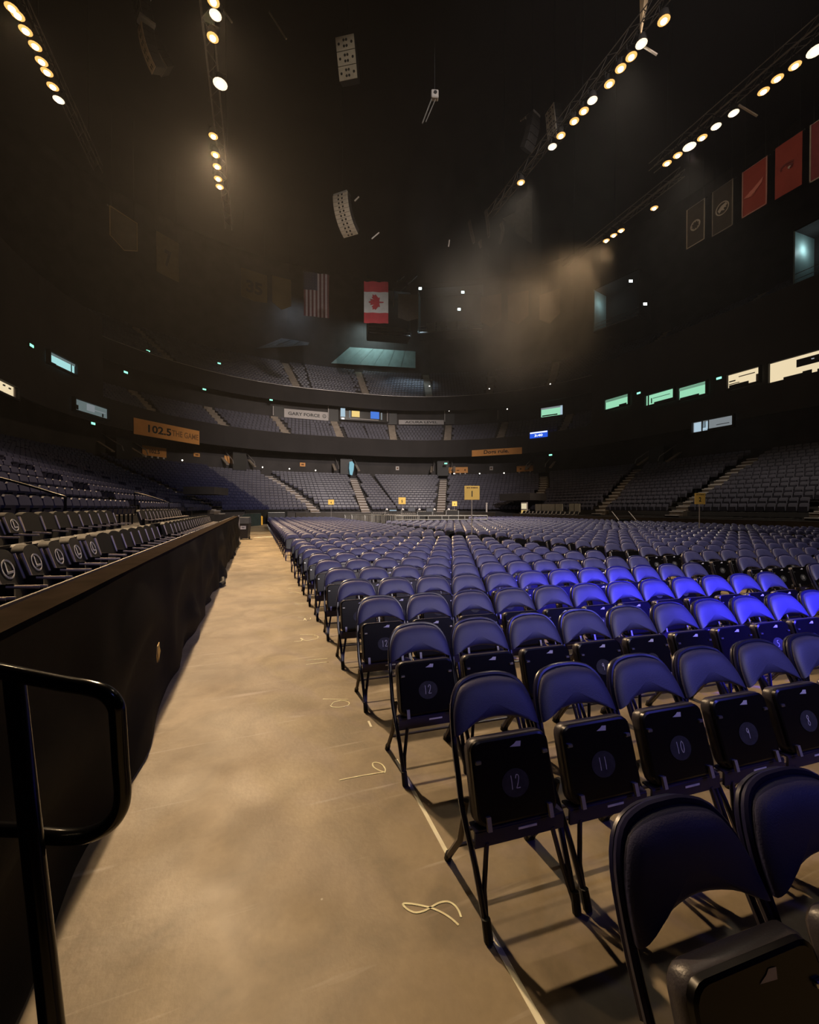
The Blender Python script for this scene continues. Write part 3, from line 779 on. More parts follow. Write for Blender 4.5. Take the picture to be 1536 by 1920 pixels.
mark('floor_tape', [[(691, 1352), (696, 1363)]], .016, TAPE, 'tiny cream tape piece behind the second row leg', 'tape', 'cream floor tape', 1)
mark('floor_tape', [[(476, 1008), (515, 1006)]], .25, TAPE, 'wide pale patch across the far end of the walkway', 'tape', 'cream floor tape', 1)
mark('threshold_strip', [[(469, 1000), (512, 999)]], .10, TAPE, 'white threshold strip across the floor beyond the bin', 'strip', None, 1)

# ------------------------------------------------------------------ bin, gateway, post
b0 = at(458, 1011, 2, 0)
bn = thing('wheelie_bin', 'black wheelie bin with white label at the end of the left wall', 'bin', b0, -.2)
mb = MB(); mb.prism([(-.22, -.24, .06), (.22, -.24, .06), (.22, .26, .06), (-.22, .26, .06)], (0, 0, .0)); mb = MB()
mb.add([(-.21, -.22, .05), (.21, -.22, .05), (.21, .24, .05), (-.21, .24, .05), (-.27, -.30, .80), (.27, -.30, .80), (.27, .32, .80), (-.27, .32, .80)], [(0, 1, 2, 3), (4, 5, 6, 7), (0, 1, 5, 4), (1, 2, 6, 5), (2, 3, 7, 6), (3, 0, 4, 7)])
mb.obj('body', BINM, bn)
mb = MB(); mb.add([(-.28, -.31, .80), (.28, -.31, .80), (.28, .33, .80), (-.28, .33, .80), (-.27, -.22, 1.08), (.27, -.22, 1.08), (.26, .30, 1.12), (-.26, .30, 1.12)], [(0, 1, 2, 3), (4, 5, 6, 7), (0, 1, 5, 4), (1, 2, 6, 5), (2, 3, 7, 6), (3, 0, 4, 7)]); mb.obj('lid', BINL, bn)
mb = MB(); mb.box((.02, -.29, .60), (.26, .012, .17), Matrix.Rotation(-.10, 3, 'X')); lb = mb.obj('label', PAPER, bn); lb['label'] = 'white paper label with dark print'
mb = MB(); mb.box((.02, -.30, .62), (.15, .006, .02)); mb.box((.02, -.297, .585), (.11, .006, .018)); mb.obj('printed_lines', BLACKP, lb)
for sx in (-.2, .2): mb = MB(); mb.lathe([(.07, -.03), (.07, .03)], 12, (sx, .22, .07), Matrix.Rotation(math.pi/2, 3, 'Y')); mb.obj('wheel', RUB, bn)
mb = MB(); a = at(446, 1004, 0, XL+.03); mb.box((XL+.02, 20.55, .62), (.06, .06, 1.24)); tag(mb.obj('wall_end_post', WHITEB), 'white end post where the left wall stops beside the bin', 'post')
mb = MB(); sweep(mb, [(1.5, .0), (1.6, .0), (1.6, 1.35), (1.5, 1.35)], 51.0, 55.6); mb.obj('gateway_dark_stand_in', BLACKP, lower)  # black sheet stands in for the dark inside the gateway
yp = at(490, 984, 2, 0); mb = MB(); mb.lathe([(.13, 0), (.13, .70), (.11, .78), (.02, .82)], 14, yp); tag(mb.obj('bollard', YPOST), 'yellow bollard at the dark gateway beyond the bin', 'bollard')
mb = MB(); mb.box((1.75, 41.0, .55), (1.6, .5, 1.1), None, .03); o = mb.obj('road_case', BLACKP); tag(o, 'black road case behind the yellow bollard', 'case')
mb = MB(); mb.box((1.75, 41.0, 1.12), (1.5, .52, .03)); mb.obj('lid_edge', GALV, o)
# tunnel mouth under the far left corner
s, z = invs(402, 921, 3.0); M = frame_at(s, 3.6, z); mb = MB(); mb.box(M.translation, (3.0, 2.4, .6), M.to_3x3())
tag(mb.obj('tunnel_hood', CONC), 'dark concrete hood over the gateway below the left corner stand', 'hood')

# ------------------------------------------------------------------ section signs on poles
def pole_sign(u, v, dist, txt, head, wd, ht, label):
    p = deep(u, v, dist); x, y, z = p
    t = thing('section_sign', label, 'sign', (x, y, 0), -YAW*.6-.1, 'numbered section signs')
    mb = MB(); mb.tube([(0, 0, .012), (-.0, 0, z-ht/2+.05)], .017, 8); mb.obj('pole', RAILM, t, True)
    mb = MB(); mb.lathe([(.19, 0), (.19, .012), (.03, .03)], 16); mb.obj('base_plate', BLACKP, t, True)
    mb = MB(); mb.box((0, -.022, z), (wd, .010, ht), None, .003); b = mb.obj('board', YELLOW, t)
    M = Matrix.Translation((0, -.028, z - .03)) @ Matrix.Rotation(math.pi/2, 4, 'X')
    text_obj('numeral', txt, BLACKP, b, height=ht*.42, M=M, bold=.03, sx=.8)
    if head:
        mb = MB()
        for x_, w_ in ((-.30, .10), (-.18, .08), (-.04, .10), (.14, .22), (.32, .10)): mb.box((x_*wd, -.028, z + ht*.36), (w_*wd, .002, ht*.07))
        mb.obj('small_print', STAIR if head == 'dim' else BROWNP, b)
    return t
pole_sign(885, 924, 12.4, 'I', 'row', .46, .42, 'amber sign 1 on a tall pole at the centre aisle')
pole_sign(1312, 935, 16.5, '2', 'row', .44, .44, 'amber sign 2 on a pole among the right hand chairs')
pole_sign(754, 939, 27.0, '5', None, .47, .44, 'small yellow sign 5 on a pole before the mixing desk')
pole_sign(621, 941.5, 33.0, '4', None, .47, .40, 'small yellow sign 4 on a pole behind the rear left chairs')
pole_sign(852.5, 944.5, 38.0, '6', None, .46, .44, 'smallest yellow sign 6, right of the mixing desk')

# ------------------------------------------------------------------ barricades and mixing desk at the far end
def barricade():
    t = thing('barricade', 'x', 'barrier', (0, 0, 0), 0, 'steel crowd barriers at the mixing desk')
    mb = MB(); mb.tube(curve([(-1.1, 0, .12), (-1.1, 0, .95), (-1.02, 0, 1.08), (1.02, 0, 1.08), (1.1, 0, .95), (1.1, 0, .12)], 3), .022, 6); mb.tube([(-1.1, 0, .2), (1.1, 0, .2)], .018, 6); mb.obj('frame', GALV, t, True)
    for k in range(13): mb = MB(); mb.box((-.96+k*.16, 0, .64), (.018, .018, .86)); mb.obj('bar', GALV, t)
    for sx in (-.8, .8): mb = MB(); mb.box((sx, 0, .02), (.05, .55, .03)); mb.box((sx, 0, .11), (.04, .03, .2)); mb.obj('foot', GALV, t)
    return t
bt = barricade(); first = True
for i, (u, dd_, rz, lb) in enumerate([(664, 30.0, -1.15, 'leftmost steel crowd barrier behind the chairs'), (680, 29.0, -1.05, 'steel crowd barrier second from the left, turned away'),
        (702, 28.5, -1.2, 'steel crowd barrier third from the left'), (728, 27.0, -.85, 'widest steel crowd barrier left of the rail'), (757, 27.5, -.95, 'steel crowd barrier below sign 5')]):
    p = deep(u, 960, dd_); p.z = 0
    if first: bt.location = p; bt.rotation_euler = (0, 0, rz); bt['label'] = lb; first = False
    else: dup(bt, p, rz, lb)
def case(name, u, dist, size, m, label, z0=0, cat='case'):
    p = deep(u, 960, dist); t = thing(name, label, cat, (p.x, p.y, z0), -.2)
    mb = MB(); mb.box((0, 0, size[2]/2), size, None, .02); mb.obj('body', m, t)
    mb = MB(); mb.box((0, 0, size[2]+.01), (size[0]*.96, size[1]*.96, .02)); mb.obj('lid', PAB, t)
    for sx in (-1, 1): mb = MB(); mb.box((sx*(size[0]/2), 0, size[2]/2), (.03, size[1]*1.01, size[2]*1.0)); mb.obj('edge_trim', GALV, t)
    return t
mb = MB(); p = deep(800, 960, 33.0); pr = thing('mix_riser', 'low black riser under the mixing desk', 'riser', (p.x, p.y, 0), -.3)
mb = MB(); mb.box((0, 0, .40), (8.2, 4.2, .10)); mb.obj('deck', PAB, pr)
for sx in (-4, -2, 0, 2, 4):
    mb = MB(); mb.box((sx*.98, -2.0, .175), (.06, .06, .35)); mb.obj('leg', GALV, pr)
p0_ = deep(742, 967, 26.0); p1_ = deep(914, 967, 26.5); L_ = (p1_-p0_).length
cr = thing('crowd_rail', 'long pale two bar crowd rail in front of the mixing desk', 'rail', (p0_.x, p0_.y, 0), math.atan2(p1_.y-p0_.y, p1_.x-p0_.x))
for z_ in (1.07, .82, .5): mb = MB(); mb.tube([(0, 0, z_), (L_, 0, z_)], .03, 6); mb.obj('bar', GALV, cr)
for k in range(5): mb = MB(); mb.tube([(L_*k/4, 0, 0), (L_*k/4, 0, 1.07)], .03, 6); mb.obj('post', GALV, cr)
for u, dd_, sz, nm, lb in [(712, 33.5, (1.3, .8, 1.1), 'road_case', 'black road case left of the mixing desk'), (735, 32.0, (1.5, .9, .55), 'mixing_console', 'black mixing console with grey keys below sign 5'),
        (765, 32.2, (1.4, .9, .62), 'mixing_console', 'black mixing console right of sign 5'), (795, 32.6, (1.2, .8, .8), 'equipment_rack', 'tall black equipment rack at the middle of the desk'),
        (820, 32.0, (1.6, .9, .5), 'mixing_console', 'wide black lighting console at the desk right side'), (846, 32.8, (1.0, .8, .9), 'equipment_rack', 'black equipment rack at the right end of the desk')]:
    t = case(nm, u, dd_, sz, PAB, lb, .45 if u > 720 else 0, 'equipment')
    mb = MB()
    for k in range(8): mb.box((-sz[0]*.4+k*sz[0]*.11, -sz[1]*.3, sz[2]+.04), (sz[0]*.06, .10, .05))
    mb.obj('control_keys', GREYF, t)
for u, v, dd_, lb, m in [(737, 957, 32.0, 'flat monitor with pale screen left on the desk', E_PALE), (772, 955, 32.4, 'dark flat monitor on the desk below sign 5', PAB), (806, 956, 32.4, 'dark flat monitor at the middle of the desk', PAB)]:
    p = deep(u, v, dd_); t = thing('desk_monitor', lb, 'monitor', (p.x, p.y, p.z), -.2)
    mb = MB(); mb.box((0, 0, 0), (.62, .05, .36), None, .01); mb.obj('housing', PAB, t)
    mb = MB(); mb.box((0, -.028, -.0), (.54, .006, .06 if m is E_PALE else .28)); mb.obj('screen', m if m is E_PALE else BINL, t)
    mb = MB(); mb.box((0, .03, -(p.z-1.0)/2-.1), (.05, .04, max(.1, p.z-1.0))); mb.obj('stand', PAB, t)
RR = random.Random(3)
for i, (u, lb) in enumerate([(722, 'left'), (752, 'second'), (783, 'middle'), (812, 'fourth'), (838, 'right')]):
    p = deep(u, 955, 32.5+RR.uniform(-.3, .6)); t = thing('work_light', f'{lb} small white covered lamp on the mixing desk', 'lamp', (p.x, p.y, 1.05), RR.uniform(-.5, .5), 'small lamps on the mixing desk')
    mb = MB(); mb.tube(curve([(0, 0, 0), (.02, 0, .3), (.12, 0, .42)], 3), .012, 6); mb.obj('gooseneck', GALV, t)
    mb = MB(); mb.lathe([(.03, .08), (.10, .0), (.11, -.06)], 10, (.15, 0, .40)); mb.obj('shade', WHITEB, t, True)
# pale column and booth at the right corner tunnel
def bowl_box(name, s, d, z, size, m, label, cat, rot=0):
    M = frame_at(s, d, z) @ Matrix.Rotation(rot, 4, 'Z')
    t = thing(name, label, cat, M.translation, M.to_euler().z); mb = MB(); mb.box((0, 0, 0), size, None, .01); return t, mb, M
t, mb, M = bowl_box('tunnel_hood', invs(968, 932, 2.2)[0], 3.2, invs(968, 932, 2.2)[1], (4.2, 2.6, .75), CONC, 'grey concrete hood over the tunnel in the far right corner', 'hood'); mb.obj('slab', CONC, t)
mb = MB(); mb.box((0, .9, -1.5), (4.0, .1, 2.2)); mb.obj('dark_back', BLACKP, t)
for u, lb in ((914, 'left'),):
    s, z = invs(u, 955, 1.0); x, y, a = path(s, .9); mb = MB(); mb.lathe([(.09, 0), (.09, 2.0), (.12, 2.02), (.12, 2.1)], 10, (x, y, .0)); tag(mb.obj('white_post', WHITEB), 'white post left of the dark tunnel at the far right corner', 'post')
s, z = invs(983, 949, 1.9); x, y, a = path(s, 1.9)
t = thing('lit_kiosk', 'amber lit kiosk panel inside the far right tunnel', 'kiosk', (x, y, .42), a-math.pi/2)
mb = MB(); mb.box((0, 0, .95), (.85, .12, 1.5)); mb.obj('cabinet', WHITEB, t)
mb = MB(); mb.box((0, -.065, 1.3), (.75, .02, .55)); mb.obj('upper_panel', emis('kiosk_pale', (1, .85, .55), .7), t)
mb = MB(); mb.box((0, -.065, .6), (.75, .02, .55)); mb.obj('lower_panel', emis('kiosk_amber', (1, .65, .18), .7), t)
for i, (u0, u1, v, lb) in enumerate([(996, 1063, 951, 'long pale panel'), (1066, 1090, 952, 'short pale panel')]):
    s, z = invs((u0+u1)/2, v, 2.5); M = frame_at(s, 2.45, 1.55); wd_ = (u1-u0)/F*M.translation.length*1.08
    t = thing('dasher_panel', f'{lb} behind the black seats right of the tunnel', 'panel', M.translation, M.to_euler().z)
    mb = MB(); mb.box((0, 0, 0), (wd_, .06, .75)); mb.obj('board', mat('beige_panel', (.42, .38, .30), .6, var=.1), t)
    for k in range(max(1, int(wd_/1.6))): mb = MB(); mb.box((-wd_/2+(k+.5)*wd_/max(1, int(wd_/1.6)), -.035, 0), (.04, .02, .75)); mb.obj('joint_strip', BLACKP, t)

# ------------------------------------------------------------------ signs, screens and windows around the bowl
def bowl_sign(name, pts, d, m, label, cat='sign', txt=None, tcol=None, th=.06, bold=.02, tw=.8, tht=.55, group=None):
    "flat board whose left and right picture edges are given: (u0, u1, v_top, v_bottom) at the middle"
    u0, u1, vt, vb = pts
    s0, _ = invs(u0, (vt+vb)/2, d); s1, _ = invs(u1, (vt+vb)/2, d)
    x0, y0, _ = path(s0, d); x1, y1, _ = path(s1, d)
    um = (u0+u1)/2; sm, zt = invs(um, vt, d); _, zb = invs(um, vb, d)
    c = Vector(((x0+x1)/2, (y0+y1)/2, (zt+zb)/2)); wd_ = math.hypot(x1-x0, y1-y0); ang = math.atan2(y1-y0, x1-x0)
    t = thing(name, label, cat, c, ang, group)
    mb = MB(); mb.box((0, 0, 0), (wd_, th, zt-zb), None, .01); b = mb.obj('board', m, t)
    if txt:
        M = Matrix.Translation((0, -th/2-.006, 0)) @ Matrix.Rotation(math.pi/2, 4, 'X')
        text_obj('lettering', txt, tcol or BLACKP, b, width=wd_*tw, height=(zt-zb)*tht, M=M, bold=bold)
    return t, wd_, zt-zb, b
t, wd_, ht_, b = bowl_sign('ribbon_sign', (252, 373, 797, 825), 13.62, ORANGE, 'long amber sign reading 102.5 on the left balcony front')
Mx = lambda x, z=0, e=-.036: Matrix.Translation((x, e, z)) @ Matrix.Rotation(math.pi/2, 4, 'X')
text_obj('numerals', '102.5', BLACKP, b, width=wd_*.34, height=ht_*.5, M=Mx(-wd_*.14), bold=.03)
text_obj('lettering', 'THE GAME', mat('brown_print', (.30, .14, .05), .7, var=.1), b, width=wd_*.44, height=ht_*.4, M=Mx(wd_*.26), bold=.02)
bowl_sign('ribbon_sign', (885, 980, 842, 854), 13.62, ORANGE, 'long amber sign reading Dogs rule on the far balcony front', txt='Dogs rule.', tw=.5, tht=.75)
for (u0, u1, vt, vb, lb, tx) in [(267, 313, 838, 856, 'leftmost small amber board above the stand corner', '102.5'), (420, 462, 856, 870, 'small amber board above the left aisle rails', '102.5'),
        (841, 876, 876, 887, 'small amber board right of the central tunnel', None), (970, 1010, 873, 884, 'small amber board below the right stair rails', None)]:
    t, wd_, ht_, b = bowl_sign('vent_sign', (u0, u1, vt, vb), 16.35, ORANGE, lb, txt=tx, tw=.42, tht=.42, group='small amber boards over the tunnels')
    if not tx:
        mb = MB(); mb.box((-wd_*.32, -.036, 0), (wd_*.09, .004, ht_*.25)); mb.box((0, -.036, -.05), (wd_*.14, .004, ht_*.16)); mb.box((wd_*.36, -.036, 0), (wd_*.07, .004, ht_*.3)); mb.obj('small_print', BROWNP, b)
    for k in range(4): mb = MB(); mb.box((-wd_*.38+k*wd_*.25, -.05, -ht_/2-.10), (.16, .14, .2)); mb.obj('spotlight', WHITEB, t)
for u, v, lb in [(567, 871, 'tiny amber section plate left of the central stairs'), (745, 878, 'tiny pale section plate between the far stairs'), (922, 878, 'tiny dark section plate right of the far tunnel'), (369, 853, 'tiny amber section plate beside the left corner')]:
    t, wd_, ht_, b = bowl_sign('section_plate', (u-4, u+4, v-3.5, v+3.5), 16.4, ORANGE if u < 700 else WHITEB, lb, 'plate')
    mb = MB(); mb.box((0, -.036, 0), (wd_*.5, .004, ht_*.4)); mb.obj('small_print', BROWNP, b)
t, wd_, ht_, b = bowl_sign('suite_sign', (529, 619, 770, 786), 20.9, WHITEB, 'white sign reading GARY FORCE on the suite front')
text_obj('lettering', 'GARY FORCE', BLACKP, b, width=wd_*.66, height=ht_*.38, M=Mx(-wd_*.05), bold=.03)
mb = MB(); mb.ribbon([(wd_*.375+ht_*.2*math.cos(k*.5236), -.036, ht_*.2*math.sin(k*.5236)) for k in range(13)], ht_*.06, (0, -1, 0), .004); mb.ribbon([(wd_*.375-ht_*.1, -.036, -ht_*.14), (wd_*.375, -.036, ht_*.14), (wd_*.375+ht_*.1, -.036, -ht_*.14)], ht_*.05, (0, -1, 0), .004); mb.obj('round_mark', BLACKP, b)
bowl_sign('suite_sign', (747, 831, 788, 796.5), 20.9, WHITEB, 'white sign reading ACURA LEVEL on the suite front', txt='ACURA LEVEL', tw=.72, tht=.5, bold=.03)
t, wd_, ht_, b = bowl_sign('time_screen', (994, 1028, 809, 820.5), 13.6, E_SCREEN, 'small blue screen showing the time on the right balcony front', 'screen')
mb = MB(); mb.box((0, -.045, ht_*.36), (wd_*.97, .02, ht_*.2)); mb.obj('header_bar', E_SCRW, b)
text_obj('time_numerals', '3:40', E_SCRW, b, width=wd_*.46, height=ht_*.4, M=Mx(0, -ht_*.12), bold=.03)

WN = [0]
def window(pts, d, glow, parts=(), frame=WALLD):
    "lit suite window: frame, pane, mullions and dark shapes seen inside"
    u0, u1, vl, vr, hl, hr_ = pts      # left/right u, v of the top at both ends, heights in pixels
    s0, zt0 = invs(u0, vl, d); s1, zt1 = invs(u1, vr, d); _, zb0 = invs(u0, vl+hl, d); _, zb1 = invs(u1, vr+hr_, d)
    x0, y0, _ = path(s0, d); x1, y1, _ = path(s1, d); wd_ = math.hypot(x1-x0, y1-y0); ang = math.atan2(y1-y0, x1-x0)
    zt = (zt0+zt1)/2; zb = (zb0+zb1)/2; ht = zt-zb; WN[0] += 1
    t = bpy.data.objects.new(f'window_{WN[0]}', None); put(t); t.location = ((x0+x1)/2, (y0+y1)/2, (zt+zb)/2); t.rotation_euler = (0, 0, ang); t['kind'] = 'structure'
    mb = MB(); mb.box((0, .02, 0), (wd_, .04, ht)); pn = mb.obj('pane', glow, t)
    mb = MB(); f = .12
    mb.box((0, -.1, ht/2+f/2), (wd_+2*f, .3, f)); mb.box((0, -.1, -ht/2-f/2), (wd_+2*f, .3, f)); mb.box((-wd_/2-f/2, -.1, 0), (f, .3, ht)); mb.box((wd_/2+f/2, -.1, 0), (f, .3, ht)); mb.obj('window_frame', frame, t)
    for nm, x, z, sx, sz, m in parts:
        mb = MB(); mb.box((x*wd_, -.04, z*ht), (sx*wd_, .05, sz*ht)); mb.obj(nm, m, pn)
    return t
DK = BLACKP
window((89, 141, 662, 680, 24, 17), 14.0, E_TEAL, [('ceiling_band', 0, .40, 1, .20, E_DIM), ('seat_back', -.34, -.42, .22, .16, DK), ('mullion', .36, 0, .02, 1, DK)])
window((-30, 27, 705, 722, 22, 22), 13.5, E_CREAM, [('seat_back', -.2, -.42, .5, .12, DK), ('lamp_shade', .1, .25, .06, .12, DK), ('lamp_shade', .3, .2, .06, .12, DK), ('side_wall', .47, 0, .06, 1, WHITEB)])
window((137, 200, 749, 765, 25, 16), 13.5, E_DIM, [('screen', -.02, .1, .22, .6, E_GREY), ('counter', .25, .02, .36, .06, E_GREY), ('person_high_chair', .35, -.25, .03, .3, DK), ('door', -.42, -.2, .08, .4, DK)])
window((1135, 1180, 749, 740, 16, 22), 14.0, E_GREEN, [('ceiling_band', 0, .36, 1, .22, emis('dim_green', (.30, .62, .42), .4)), ('seat_back', .25, -.4, .3, .2, DK)])
window((1213, 1265, 741, 730, 18, 21), 14.0, E_GREEN, [('shelf', .05, .1, .6, .04, DK), ('counter', .15, -.38, .7, .14, DK), ('mullion', -.42, 0, .04, 1, DK), ('tall_lamp', -.30, -.1, .03, .5, DK)])
window((1274, 1326, 727, 716, 20, 26), 14.0, E_GREEN, [('ceiling_band', 0, .36, 1, .2, emis('dim_green', (.34, .70, .48), .45)), ('seat_row', -.12, -.42, .7, .18, DK), ('sill', .3, -.44, .04, .14, E_GREEN)])
window((1014, 1056, 765, 761, 17, 18), 20.9, E_GREEN, [('ceiling_band', 0, .42, 1, .16, E_GREY), ('side_screen', .44, 0, .12, 1, E_PALE), ('counter', -.1, -.35, .7, .12, DK)])
window((1366, 1426, 706, 686, 22, 30), 14.0, E_CREAM, [('wine_rack', -.36, .0, .2, .08, DK), ('shelf', -.30, -.2, .34, .05, STAIR), ('bar_counter', -.15, -.38, .62, .22, DK), ('ceiling_panel', .1, .2, .5, .06, WHITEB), ('side_wall', .44, -.2, .1, .5, STAIR)])
window((1444, 1620, 686, 630, 24, 60), 14.0, E_CREAM, [('dark_ceiling', .12, .16, .6, .36, CONC), ('spot_row', .0, .2, .03, .05, E_SCRW), ('spot_row', .12, .18, .03, .05, E_SCRW), ('spot_row', .22, .25, .03, .05, E_SCRW), ('seat_back', -.22, -.42, .22, .16, DK), ('lounge_chair', -.06, -.38, .1, .2, DK), ('parapet', .3, -.42, .5, .18, DK)])
window((1300, 1376, 790, 782, 22, 17), 13.5, E_GREY, [('bright_screen', -.38, 0, .18, .9, E_PALE), ('mullion', -.26, 0, .03, 1, DK), ('bright_panel', -.18, -.05, .12, .9, E_PALE), ('person_dark', -.2, .12, .09, .6, DK), ('mullion', -.1, 0, .02, 1, DK), ('shelf_unit', .25, -.1, .3, .05, DK), ('seat_row', .12, -.42, .7, .16, DK)])
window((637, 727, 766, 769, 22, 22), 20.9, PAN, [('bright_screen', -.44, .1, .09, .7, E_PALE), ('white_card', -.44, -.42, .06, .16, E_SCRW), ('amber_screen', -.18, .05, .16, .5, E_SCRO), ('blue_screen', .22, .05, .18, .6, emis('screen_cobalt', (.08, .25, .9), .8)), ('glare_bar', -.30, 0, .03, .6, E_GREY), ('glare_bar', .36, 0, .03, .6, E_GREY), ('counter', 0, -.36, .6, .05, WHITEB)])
# pilasters and doorways of the suite level
for i, (u, v0, v1) in enumerate([(520, 762, 786), (624, 762, 790), (733, 768, 796), (843, 770, 796), (943, 768, 792)]):
    s, zt = invs(u, v0, 20.8); _, zb = invs(u, v1, 20.8); M = frame_at(s, 20.75, (zt+zb)/2)
    t = thing('suite_doorway', f'dark doorway at the top of the {nth(i)} middle balcony aisle from the left', 'doorway', M.translation, M.to_euler().z, 'dark doorways on the suite level')
    mb = MB(); mb.box((.1, 0, 0), (1.5, .1, zt-zb)); mb.obj('opening', BLACKP, t)
    mb = MB(); mb.box((-.72, -.06, .2), (.10, .08, zt-zb-.5)); mb.obj('lit_jamb', WHITEB, t)
# vomitories: dark mouths with rails at the top of the lower ring
for i, (u, v, lb) in enumerate([(448, 862, 'left corner'), (650, 876, 'left of centre'), (832, 876, 'centre'), (1012, 868, 'right of centre'), (1230, 866, 'right stand'), (232, 838, 'far left stand')]):
    s, z = invs(u, v, 15.2); z = min(max(z, 5.9), 7.0); M = frame_at(s, 15.4, z)
    t = thing('tunnel_mouth', f'dark entry tunnel with pale rails, {lb}, top of the lower ring', 'tunnel', M.translation, M.to_euler().z, 'entry tunnels of the lower ring')
    mb = MB(); mb.box((0, 0.6, .4), (1.7, 1.6, 2.2)); mb.obj('opening', BLACKP, t)
    for sx in (-1.35, 1.35):
        mb = MB(); mb.tube([(sx, -1.6, -.1), (sx*1.0, -1.4, .35), (sx, 1.6, 2.0), (sx, 1.7, 1.2)], .05, 6); mb.obj('rail', RAILM, t, True)
        mb = MB(); mb.box((sx*1.25, .2, .35), (.35, 2.2, .12), Matrix.Rotation(.5, 3, 'X')); mb.obj('ramp_edge', STAIR, t)
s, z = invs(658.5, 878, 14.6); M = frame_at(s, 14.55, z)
t = thing('glowing_shape', 'pale blue glowing shape in the dark tunnel above the central stairs', 'doorway', M.translation, M.to_euler().z)
mb = MB(); mb.add([(-.28, 0, .9), (.12, -.02, 1.0), (.38, 0, .6), (.30, -.05, -.2), (.1, -.02, -1.0), (-.22, 0, -.9), (-.34, -.04, 0)], [(0, 1, 2, 3, 4, 5, 6)]); mb.prism([(-.28, 0, .9), (.12, -.02, 1.0), (.38, 0, .6), (.30, -.05, -.2), (.1, -.02, -1.0), (-.22, 0, -.9), (-.34, -.04, 0)], (0, .05, 0)); mb.obj('glow_face', emis('pale_blue_glow', (.42, .85, 1), .6), t)  # pale blue shape made to glow by its own emission

# exit signs and small lamps
EX = [(102, 605, 22), (59, 648, 14), (277, 658, 22), (236, 698, 14), (409, 681, 22), (383, 730, 18.9), (174, 794, 13.5), (509, 750, 18.9), (1489, 636, 22), (1307, 669, 22), (1349, 709, 14), (1198, 737, 14), (1159, 700, 22), (1034, 853, 14), (836, 869, 14)]
for i, (u, v, d) in enumerate(EX):
    s, z = invs(u, v, d); M = frame_at(s, d, z)
    t = thing('exit_sign', f'tiny lit green exit sign, {nth(i)} of those hung round the dark stands', 'exit sign', M.translation, M.to_euler().z, 'exit signs')
    mb = MB(); mb.box((0, .05, 0), (.5, .1, .26)); mb.obj('case', PAB, t)
    mb = MB(); mb.box((0, -.01, 0), (.42, .03, .18)); mb.obj('lit_face', E_GRN, t)
SMALL = [(343, 863, 15), (492, 876, 15), (542, 879, 15), (591, 882, 15), (899, 888, 15), (946, 887, 15), (852, 888, 15), (842, 770, 20), (951, 767, 20), (806, 724, 20.5), (916, 729, 20.5), (1033, 720, 20.5), (443, 827, 15), (1083, 828, 15), (1215, 817, 15)]
for i, (u, v, d) in enumerate(SMALL):
    s, z = invs(u, v, d); M = frame_at(s, d, z)
    t = thing('aisle_lamp', f'tiny warm lamp point, {nth(i)} of those dotted along the stands', 'lamp', M.translation, M.to_euler().z, 'small lamps along the stands')
    mb = MB(); mb.box((0, .06, 0), (.2, .1, .2)); mb.obj('case', PAB, t)
    mb = MB(); mb.lathe([(.09, .0), (.06, .05), (.01, .07)], 8, (0, -.0, 0), Matrix.Rotation(math.pi/2, 3, 'X')); mb.obj('lit_bulb', E_SM, t)

# pale back wall of the upper balcony and hanging booths
def bay(pix4, d, m, label, n=12):
    t = thing('back_wall_bay', label, 'wall panel')
    (u0, v0), (u1, v1), (u2, v2), (u3, v3) = pix4   # top left, top right, bottom right, bottom left
    for k in range(n):
        a, b = k/n, (k+1)/n; q4 = []
        for (f, top) in ((a, 1), (b, 1), (b, 0), (a, 0)):
            uu = lerp(u0, u1, f) if top else lerp(u3, u2, f); vv = lerp(v0, v1, f) if top else lerp(v3, v2, f)
            s, z = invs(uu, vv, d - (.06 if k % 2 else 0)); x, y, _ = path(s, d - (.06 if k % 2 else 0)); q4.append(Vector((x, y, z)))
        mb = MB(); nn = (q4[1]-q4[0]).cross(q4[3]-q4[0]).normalized(); mb.prism(q4, nn*-.08 if nn.y < 0 else nn*.08); mb.obj('panel', m, t)
    return t
bay([(658, 651), (780, 659), (780, 690), (621, 681)], 30.95, TEALW, 'pale teal panelled back wall lit above the upper seats')
bay([(528, 634), (580, 642), (578, 647), (476, 654)], 30.95, mat('dim_blue_panel', (.14, .17, .20), .7, var=.1), 'dim blue back wall sliver above the left upper seats', 6)

